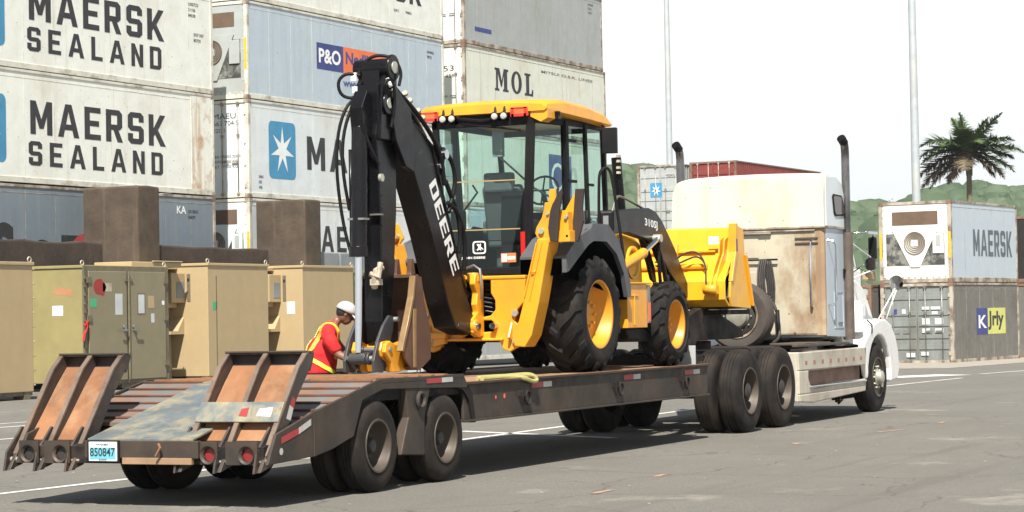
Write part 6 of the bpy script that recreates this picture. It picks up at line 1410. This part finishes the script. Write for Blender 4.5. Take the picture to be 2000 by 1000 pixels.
# ------------------------------------------------------------------ loose things on and behind the trailer
SW = Kit('spare_wheel', 'large dusty spare truck wheel leaning against the rear of the sleeper', 'wheel', (11.85, 1.30, 1.0))
t = MB(); R, w, r = .49, .28, .30
prof = [(r, .02), (r+.03, .0), (R-.05, 0), (R-.01, .04), (R, .08), (R, .14), (R, .20), (R-.01, .25), (R-.05, w), (r+.03, w), (r, w-.02)]
c0 = (11.80, 1.30, 1.47)
t.lathe(prof, c0, 'x', 44, closed=True); SW.part(t, 'tyre', MT.setdefault('rubsp', paint('very_dusty_rubber', (.060, .050, .042), .9, dirt=(.11, .09, .07), damt=.7, dsc=3)))
m = MB(); m.lathe([(r+.02, .0), (r+.015, -.012), (r-.01, .0), (r-.03, .08), (r-.09, .12), (.20, .12), (.19, .06), (.17, .04), (.15, .04)], c0, 'x', 36); SW.part(m, 'rim', MT.setdefault('rimsp', paint('grimy_cream_rim', (.30, .25, .17), .55, dirt=(.08, .05, .035), damt=.9, dsc=4, dth=(.42, .6))))
m = MB(); m.lathe([(.175, .05), (.165, .02), (.155, .01), (.15, -.02), (.14, -.028), (.001, -.032)], c0, 'x', 28); SW.part(m, 'hub_cap', MT.setdefault('capg', paint('dull_hub_cap', (.27, .26, .22), .5, dirt=(.14, .12, .09), damt=.8, dsc=6)))
m = MB(); m.lathe([(.268, .075), (.262, .06), (.13, .028), (.13, .05)], c0, 'x', 28)
SW.part(m, 'wheel_centre', 'hub_d'); m = MB()
for k in range(10):
    a = 2*math.pi*k/10; m.cyl((c0[0]+.05, c0[1]+.205*math.cos(a), c0[2]+.205*math.sin(a)), (c0[0]+.02, c0[1]+.205*math.cos(a), c0[2]+.205*math.sin(a)), .012, n=6)
SW.part(m, 'wheel_nuts', 'bolt')
# tie-down chain
def chain(label, p0, p1, sag, cat='chain'):
    p0 = Vector(p0); p1 = Vector(p1); L = (p1-p0).length; n = int(L/.052); m = MB()
    for i in range(n):
        t = (i+.5)/n; c = p0.lerp(p1, t)+Vector((0, 0, -sag*math.sin(math.pi*t))); u = (p1-p0).normalized(); a = u.orthogonal().normalized(); b = u.cross(a)
        v = a if i % 2 else b
        m.tube([c+u*.032*math.cos(q)+v*.018*math.sin(q) for q in [k*math.pi/4 for k in range(9)]], .0075, 5, caps=False)
    o = m.build('tie_down_chain', 'rim_w', None, off=p0); o.location = p0; return tag(o, label, cat)
chain('steel tie-down chain hanging from the yellow rear lug beside the digging bucket', (2.94, 1.62, 1.29), (2.92, 1.80, .93), .01)
pts = [(.9, .05, .925), (1.3, .12, .92), (1.75, .08, .93), (2.0, .02, .93), (2.05, -.02, .88), (1.95, -.02, .86), (1.75, .0, .91), (1.5, .1, .93), (1.1, .2, .92)]
m = MB(); m.tube(pts, .022, 8, smooth_path=2); m.tube([(x+.06, y+.03, z+.012) for x, y, z in pts], .018, 8, smooth_path=2)
o = m.build('rope', 'strap', None, off=(1.6, .05, .93)); o.location = (1.6, .05, .93); tag(o, 'faded yellow strap lying in a heap on the near deck edge', 'strap')
# distant oddments seen between the wheels
K2 = Kit('traffic_cone', 'small orange and grey traffic cone seen behind the backhoe between its wheels', 'cone', (14.3, 6.9, 0))
m = MB(); m.lathe([(.20, .03), (.12, .45), (.05, .95), (.001, .97)], (14.3, 6.9, 0), 'z', 20); K2.part(m, 'cone_body', 'conc_g'); m = MB(); m.lathe([(.085, .75), (.045, .98), (.001, .99)], (14.3, 6.9, 0), 'z', 20); K2.part(m, 'cone_tip', 'cone'); m = MB(); m.box((14.08, 6.68, 0), (14.52, 7.12, .03)); K2.part(m, 'cone_base', 'black_m')
m = MB(); m.obox((8.35, 4.4, .62), (1, 0, .25), (0, 1, 0), (-.25, 0, 1), .05, .02, .62); o = m.build('plank', 'wood', None, off=(8.35, 4.4, 0)); o.location = (8.35, 4.4, 0); tag(o, 'pale timber plank leaning behind the trailer under the backhoe', 'plank')
m = MB(); m.box((8.3, 4.5, 0), (8.62, 4.75, 1.25)); m.box((8.15, 4.45, 0), (8.75, 4.8, .7)); o = m.build('machine_crate', 'plate_pale', None, .02, off=(8.4, 4.6, 0)); o.location = (8.4, 4.6, 0); tag(o, 'pale grey crate standing beyond the trailer, behind the leaning plank', 'crate')

# ------------------------------------------------------------------ worker
from mathutils.bvhtree import BVHTree
def skin_mesh(nodes, edges, sub=2):
    me = bpy.data.meshes.new('sk'); me.from_pydata([n[0] for n in nodes], edges, [])
    o = bpy.data.objects.new('sk', me); COL.objects.link(o)
    md = o.modifiers.new('s', 'SKIN'); md.use_smooth_shade = True; md.branch_smoothing = .6
    for i, n in enumerate(nodes):
        v = me.skin_vertices[0].data[i]; r = n[1]; v.radius = (r, r) if not isinstance(r, tuple) else r
        v.use_root = (i == 0)
    sb = o.modifiers.new('u', 'SUBSURF'); sb.levels = sub; sb.render_levels = sub
    bpy.context.view_layer.update()
    ev = o.evaluated_get(bpy.context.evaluated_depsgraph_get()); m2 = bpy.data.meshes.new_from_object(ev)
    vs = [tuple(v.co) for v in m2.vertices]; fs = [list(p.vertices) for p in m2.polygons]
    bpy.data.objects.remove(o); bpy.data.meshes.remove(me); bpy.data.meshes.remove(m2)
    return vs, fs
WK = Kit('person', 'man in red shirt, reflective sash and pale cap, leaning over the far deck edge', 'person', (2.86, 2.98, 0))
pel = (2.84, 2.98, .95)
def ell(m, c, rx, ry, rz, rot=None, n=16, k=12):
    vs = [];
    for i in range(1, k):
        ph = math.pi*i/k
        for j in range(n):
            t = 2*math.pi*j/n; v = Vector((rx*math.sin(ph)*math.cos(t), ry*math.sin(ph)*math.sin(t), rz*math.cos(ph)))
            if rot: v = rot @ v
            vs.append(Vector(c)+v)
    top = Vector((0, 0, rz)); bt = Vector((0, 0, -rz))
    if rot: top = rot @ top; bt = rot @ bt
    a = len(vs); vs += [Vector(c)+top, Vector(c)+bt]
    fs = [(i*n+j, i*n+(j+1) % n, (i+1)*n+(j+1) % n, (i+1)*n+j) for i in range(k-2) for j in range(n)]
    fs += [(a, j, (j+1) % n) for j in range(n)]+[(a+1, (k-2)*n+(j+1) % n, (k-2)*n+j) for j in range(n)]
    m.add(vs, fs, True)
def LN(p):
    w = min(1, max(0, (p[2]-.95)/.55)); return (p[0]-.16*w, p[1], p[2])
body = MB()
nodes = [(pel, (.135, .15)), ((2.92, 2.98, 1.14), (.12, .15)), ((3.04, 2.98, 1.33), (.12, .165)), ((3.12, 2.98, 1.43), (.09, .12)), ((3.185, 2.975, 1.49), .062), ((3.24, 2.97, 1.55), .06),
         ((3.09, 2.80, 1.41), .072), ((3.06, 2.73, 1.38), .068), ((3.10, 2.69, 1.14), .05), ((3.28, 2.60, 1.06), .036), ((3.34, 2.57, 1.045), .03),
         ((3.09, 3.16, 1.41), .072), ((3.08, 3.23, 1.38), .068), ((3.20, 3.24, 1.16), .05), ((3.36, 3.06, 1.06), .036), ((3.41, 3.01, 1.045), .03),
         ((2.84, 2.88, .88), .10), ((2.92, 2.87, .50), .068), ((2.84, 2.87, .11), .045), ((2.84, 3.08, .88), .10), ((2.78, 3.09, .50), .068), ((2.68, 3.09, .11), .045)]
edges = [(0, 1), (1, 2), (2, 3), (3, 4), (4, 5), (3, 6), (6, 7), (7, 8), (8, 9), (9, 10), (3, 11), (11, 12), (12, 13), (13, 14), (14, 15), (0, 16), (16, 17), (17, 18), (0, 19), (19, 20), (20, 21)]
nodes = [(LN(a), b) for a, b in nodes]
vs, fs = skin_mesh(nodes, edges, 2); body.add(vs, fs, True)
hr = Matrix.Rotation(R_(8), 3, 'Z') @ Matrix.Rotation(R_(28), 3, 'Y')       # head turned a little to the trailer and tipped forward
hc = Vector((3.15, 2.965, 1.60))
ell(body, hc, .098, .078, .118, hr); ell(body, hc+hr @ Vector((.035, 0, -.055)), .062, .058, .07, hr)
ell(body, hc+hr @ Vector((.100, 0, -.018)), .022, .014, .026, hr, 10, 8)      # nose
ell(body, hc+hr @ Vector((.088, 0, -.066)), .014, .026, .010, hr, 10, 8)      # mouth
for s_ in (-1, 1): ell(body, hc+hr @ Vector((-.005, .078*s_, -.01)), .022, .010, .032, hr, 10, 8)
for (w0, dr) in (((3.335, 2.565, 1.04), Vector((.75, -.25, -.35)).normalized()), ((3.405, 2.995, 1.04), Vector((.6, -.6, -.35)).normalized())):
    w0 = Vector(w0); sd = dr.cross(Vector((0, 0, 1))).normalized(); upn = sd.cross(dr).normalized()
    R3 = Matrix((dr, sd, upn)).transposed(); ell(body, w0+dr*.035, .052, .042, .016, R3, 12, 8)
    for f in range(4):
        b0 = w0+dr*.07+sd*(.030-.020*f); L = (.062, .072, .068, .052)[f]
        body.tube([b0, b0+dr*L*.5-upn*.004, b0+dr*L*.8-upn*.02, b0+dr*L*.9-upn*.036], [.0095, .009, .0085, .008], 8)
    b0 = w0+dr*.015+sd*.036; body.tube([b0, b0+sd*.022+dr*.02, b0+sd*.028+dr*.045-upn*.012], [.011, .0105, .009], 8)
bo = body.build('body', 'skin', WK.T.o, off=WK.loc)
rm = bo.modifiers.new('fuse', 'REMESH'); rm.mode = 'VOXEL'; rm.voxel_size = .0075; rm.use_smooth_shade = True
smo = bo.modifiers.new('smooth', 'SMOOTH'); smo.iterations = 2; smo.factor = .5
# shirt
sn = [((2.83, 2.98, .86), (.205, .20)), ((2.85, 2.98, .98), (.215, .205)), ((2.93, 2.98, 1.14), (.205, .205)), ((3.04, 2.98, 1.31), (.185, .205)), ((3.13, 2.98, 1.43), (.12, .14)), ((3.20, 2.977, 1.49), .085),
      ((3.08, 2.80, 1.41), .088), ((3.05, 2.725, 1.375), .086), ((3.075, 2.70, 1.24), .078), ((3.095, 2.685, 1.15), .076),
      ((3.08, 3.16, 1.41), .088), ((3.07, 3.235, 1.375), .086), ((3.13, 3.24, 1.24), .078), ((3.18, 3.24, 1.17), .074)]
se = [(0, 1), (1, 2), (2, 3), (3, 4), (4, 5), (4, 6), (6, 7), (7, 8), (8, 9), (4, 10), (10, 11), (11, 12), (12, 13)]
sn = [(LN(a), b) for a, b in sn]
vs, fs = skin_mesh(sn, se, 3)
r2 = random.Random(2)
from mathutils import noise as _ns
vs = [tuple(Vector(v)*1.0+Vector((0, 0, 0))+Vector(_ns.noise_vector(Vector(v)*9))*.012+Vector(_ns.noise_vector(Vector((v[0]*4, v[1]*4, v[2]*22))))*.006) for v in vs]
shm = MB(); shm.add(vs, fs, True); shirt = WK.part(shm, 'shirt', 'shirt', parent=bo)
bv = BVHTree.FromPolygons([Vector(v) for v in vs], fs)
def ribbon(path, w, mat, nm):
    pts = [Vector(LN(p)) for p in path]
    for _ in range(3):
        q = [pts[0]]
        for i in range(len(pts)-1): q += [pts[i]*.75+pts[i+1]*.25, pts[i]*.25+pts[i+1]*.75]
        q.append(pts[-1]); pts = q
    sf = []
    for p in pts:
        loc, nr, _, _ = bv.find_nearest(p); 
        if (p-loc).dot(nr) < 0 and nr.dot(p-Vector((3.0, 2.98, 1.2))) < 0: nr = -nr
        sf.append((loc, nr))
    m = MB(); v2 = []
    for i, (p, nr) in enumerate(sf):
        d = (sf[min(i+1, len(sf)-1)][0]-sf[max(i-1, 0)][0]).normalized(); sd = d.cross(nr).normalized()
        for a, h in ((-w, .009), (w, .009), (w, .002), (-w, .002)): v2.append(p+sd*a+nr*h)
    f2 = []
    for i in range(len(sf)-1):
        for k in range(4): f2.append((4*i+k, 4*i+(k+1) % 4, 4*i+4+(k+1) % 4, 4*i+4+k))
    m.add(v2, f2, True); WK.part(m, nm, mat, parent=bo)
for w, mat, nm in ((.027, 'vest_o', 'vest_edge'),):
    ribbon([(2.78, 2.90, 1.10), (2.90, 2.84, 1.28), (2.98, 2.82, 1.44), (3.10, 2.83, 1.50), (3.20, 2.84, 1.42), (3.22, 2.84, 1.25), (3.12, 2.82, 1.08)], w, mat, nm)
ribbon([(2.78, 2.90, 1.10), (2.90, 2.84, 1.28), (2.98, 2.82, 1.44), (3.10, 2.83, 1.50), (3.20, 2.84, 1.42), (3.22, 2.84, 1.25), (3.12, 2.82, 1.08)], .013, 'vest_y', 'vest_tape')
ribbon([(2.76, 2.98, 1.20), (2.76, 2.88, 1.13), (2.84, 2.80, 1.06), (2.96, 2.79, .98), (3.06, 2.84, .93)], .022, 'vest_y', 'vest_tape')
ribbon([(2.76, 3.00, 1.20), (2.84, 3.08, 1.32), (2.96, 3.14, 1.45), (3.10, 3.13, 1.50)], .018, 'vest_y', 'vest_tape')
# trousers, shoes, hair, cap
tn = [((2.84, 2.98, .93), (.145, .165)), ((2.84, 2.885, .84), .115), ((2.92, 2.87, .50), .088), ((2.85, 2.87, .12), .075), ((2.84, 3.075, .84), .115), ((2.78, 3.09, .50), .088), ((2.69, 3.09, .12), .075)]
vs, fs = skin_mesh(tn, [(0, 1), (1, 2), (2, 3), (0, 4), (4, 5), (5, 6)], 2); m = MB(); m.add(vs, fs, True); WK.part(m, 'trousers', 'jeans', parent=bo)
for (x, y) in ((2.84, 2.87), (2.68, 3.09)):
    m = MB(); ell(m, (x+.06, y, .05), .15, .052, .055); m.box((x-.08, y-.05, 0), (x+.20, y+.05, .02)); WK.part(m, 'shoe', 'shoe', .004, parent=bo)
m = MB(); ell(m, hc+hr @ Vector((-.020, 0, .006)), .094, .083, .098, hr); WK.part(m, 'hair', 'hair', parent=bo)
m = MB(); n = 20; k = 7; cc = hc+hr @ Vector((-.004, 0, .028)); v2 = []
for i in range(k+1):
    ph = (math.pi/2)*i/k
    for j in range(n):
        t = 2*math.pi*j/n; v2.append(cc+hr @ Vector((.125*math.cos(ph)*math.cos(t), .104*math.cos(ph)*math.sin(t), -.022+.125*math.sin(ph)**.85)))
m.add(v2, [(i*n+j, i*n+(j+1) % n, (i+1)*n+(j+1) % n, (i+1)*n+j) for i in range(k) for j in range(n)], True)
bt = []; tp = []
for j in range(9):
    t = R_(-62+124*j/8); a = Vector((.118*math.cos(t), .100*math.sin(t), -.016)); b = Vector((.118*math.cos(t)+.10*math.cos(t*.8), .098*math.sin(t), -.045-.015*math.cos(t)))
    tp += [cc+hr @ a, cc+hr @ b]
m.add(tp, [(2*j, 2*j+1, 2*j+3, 2*j+2) for j in range(8)], True)
cp = WK.part(m, 'cap', 'cap', parent=bo); sl_ = cp.modifiers.new('thick', 'SOLIDIFY'); sl_.thickness = .006
m = MB(); ell(m, cc+hr @ Vector((.0, 0, .098)), .009, .009, .006); WK.part(m, 'cap_button', 'cap', parent=bo)
m = MB()
for s_ in (-1, 1): ell(m, hc+hr @ Vector((.086, .032*s_, .004)), .010, .014, .009, hr, 10, 8)
WK.part(m, 'eyes', 'hair', parent=bo)

WK.T.o.location = (3.13, 3.12, 0); WK.T.o.rotation_euler = (0, 0, R_(-58))
# humid air: far hills pale slightly
m, t, b = newmat('humid_air'); t.nodes.remove(b)
pv = t.nodes.new('ShaderNodeVolumePrincipled'); pv.inputs['Color'].default_value = (.86, .92, .95, 1); pv.inputs['Density'].default_value = .00018; pv.inputs['Anisotropy'].default_value = .2
t.links.new(pv.outputs[0], t.nodes['Material Output'].inputs['Volume']); MT['air'] = m
tag(MB().box((-60, -120, -2), (420, 260, 45)).build('haze', 'air'), kind='stuff')

# give each separate piece of these repeated parts its own object
def split_loose(o):
    me = o.data; n = len(me.vertices); par = list(range(n))
    def fd(i):
        while par[i] != i: par[i] = par[par[i]]; i = par[i]
        return i
    for e in me.edges:
        a, b = fd(e.vertices[0]), fd(e.vertices[1])
        if a != b: par[a] = b
    groups = {}
    for p in me.polygons: groups.setdefault(fd(p.vertices[0]), []).append(p.index)
    if len(groups) < 2: return
    base = o.name.split('.')[0]; data = []
    for g in groups.values():
        mp = {}; vs = []; fs = []; sm = []
        for pi in g:
            f = []
            for vi in me.polygons[pi].vertices:
                if vi not in mp: mp[vi] = len(vs); vs.append(tuple(me.vertices[vi].co))
                f.append(mp[vi])
            fs.append(f); sm.append(me.polygons[pi].use_smooth)
        data.append((vs, fs, sm))
    mats = list(me.materials)
    for k, (vs, fs, sm) in enumerate(data):
        nm = bpy.data.meshes.new(base); nm.from_pydata(vs, [], fs); nm.polygons.foreach_set('use_smooth', sm)
        for mt_ in mats: nm.materials.append(mt_)
        if k == 0: o.data = nm
        else:
            c = o.copy(); c.data = nm; c.name = base; COL.objects.link(c); c.parent = o.parent
for o in list(SC.objects):
    if o.type == 'MESH' and o.name.split('.')[0] in ('hinge', 'hose_rail', 'head_pin', 'link_pin', 'hinge_boss', 'window_bars', 'hazard_strip', 'cylinder_bracket', 'stiffening_rib', 'stem', 'boom_cheek', 'dipper_cheek', 'arm_hoses', 'boom_hoses', 'hydraulic_hoses', 'cab_mounts', 'head_fittings', 'hood_rail', 'door_hinges'):
        split_loose(o)
for o in SC.objects:
    if o.name.split('.')[0] == 'window_bars': o.name = 'window_bar'

for o in SC.objects:
    if o.parent is None:
        b_ = o.name.split('.')[0]
        g_ = {'field_shelter': 'shelters in the row behind the trailer', 'concrete_block': 'tall concrete blocks', 'concrete_wall': 'low concrete walls', 'light_pole': 'lighting masts'}.get(b_)
        if g_: o['group'] = g_
        if b_ == 'shipping_container' and 'group' not in o: o['group'] = 'containers beyond the truck'
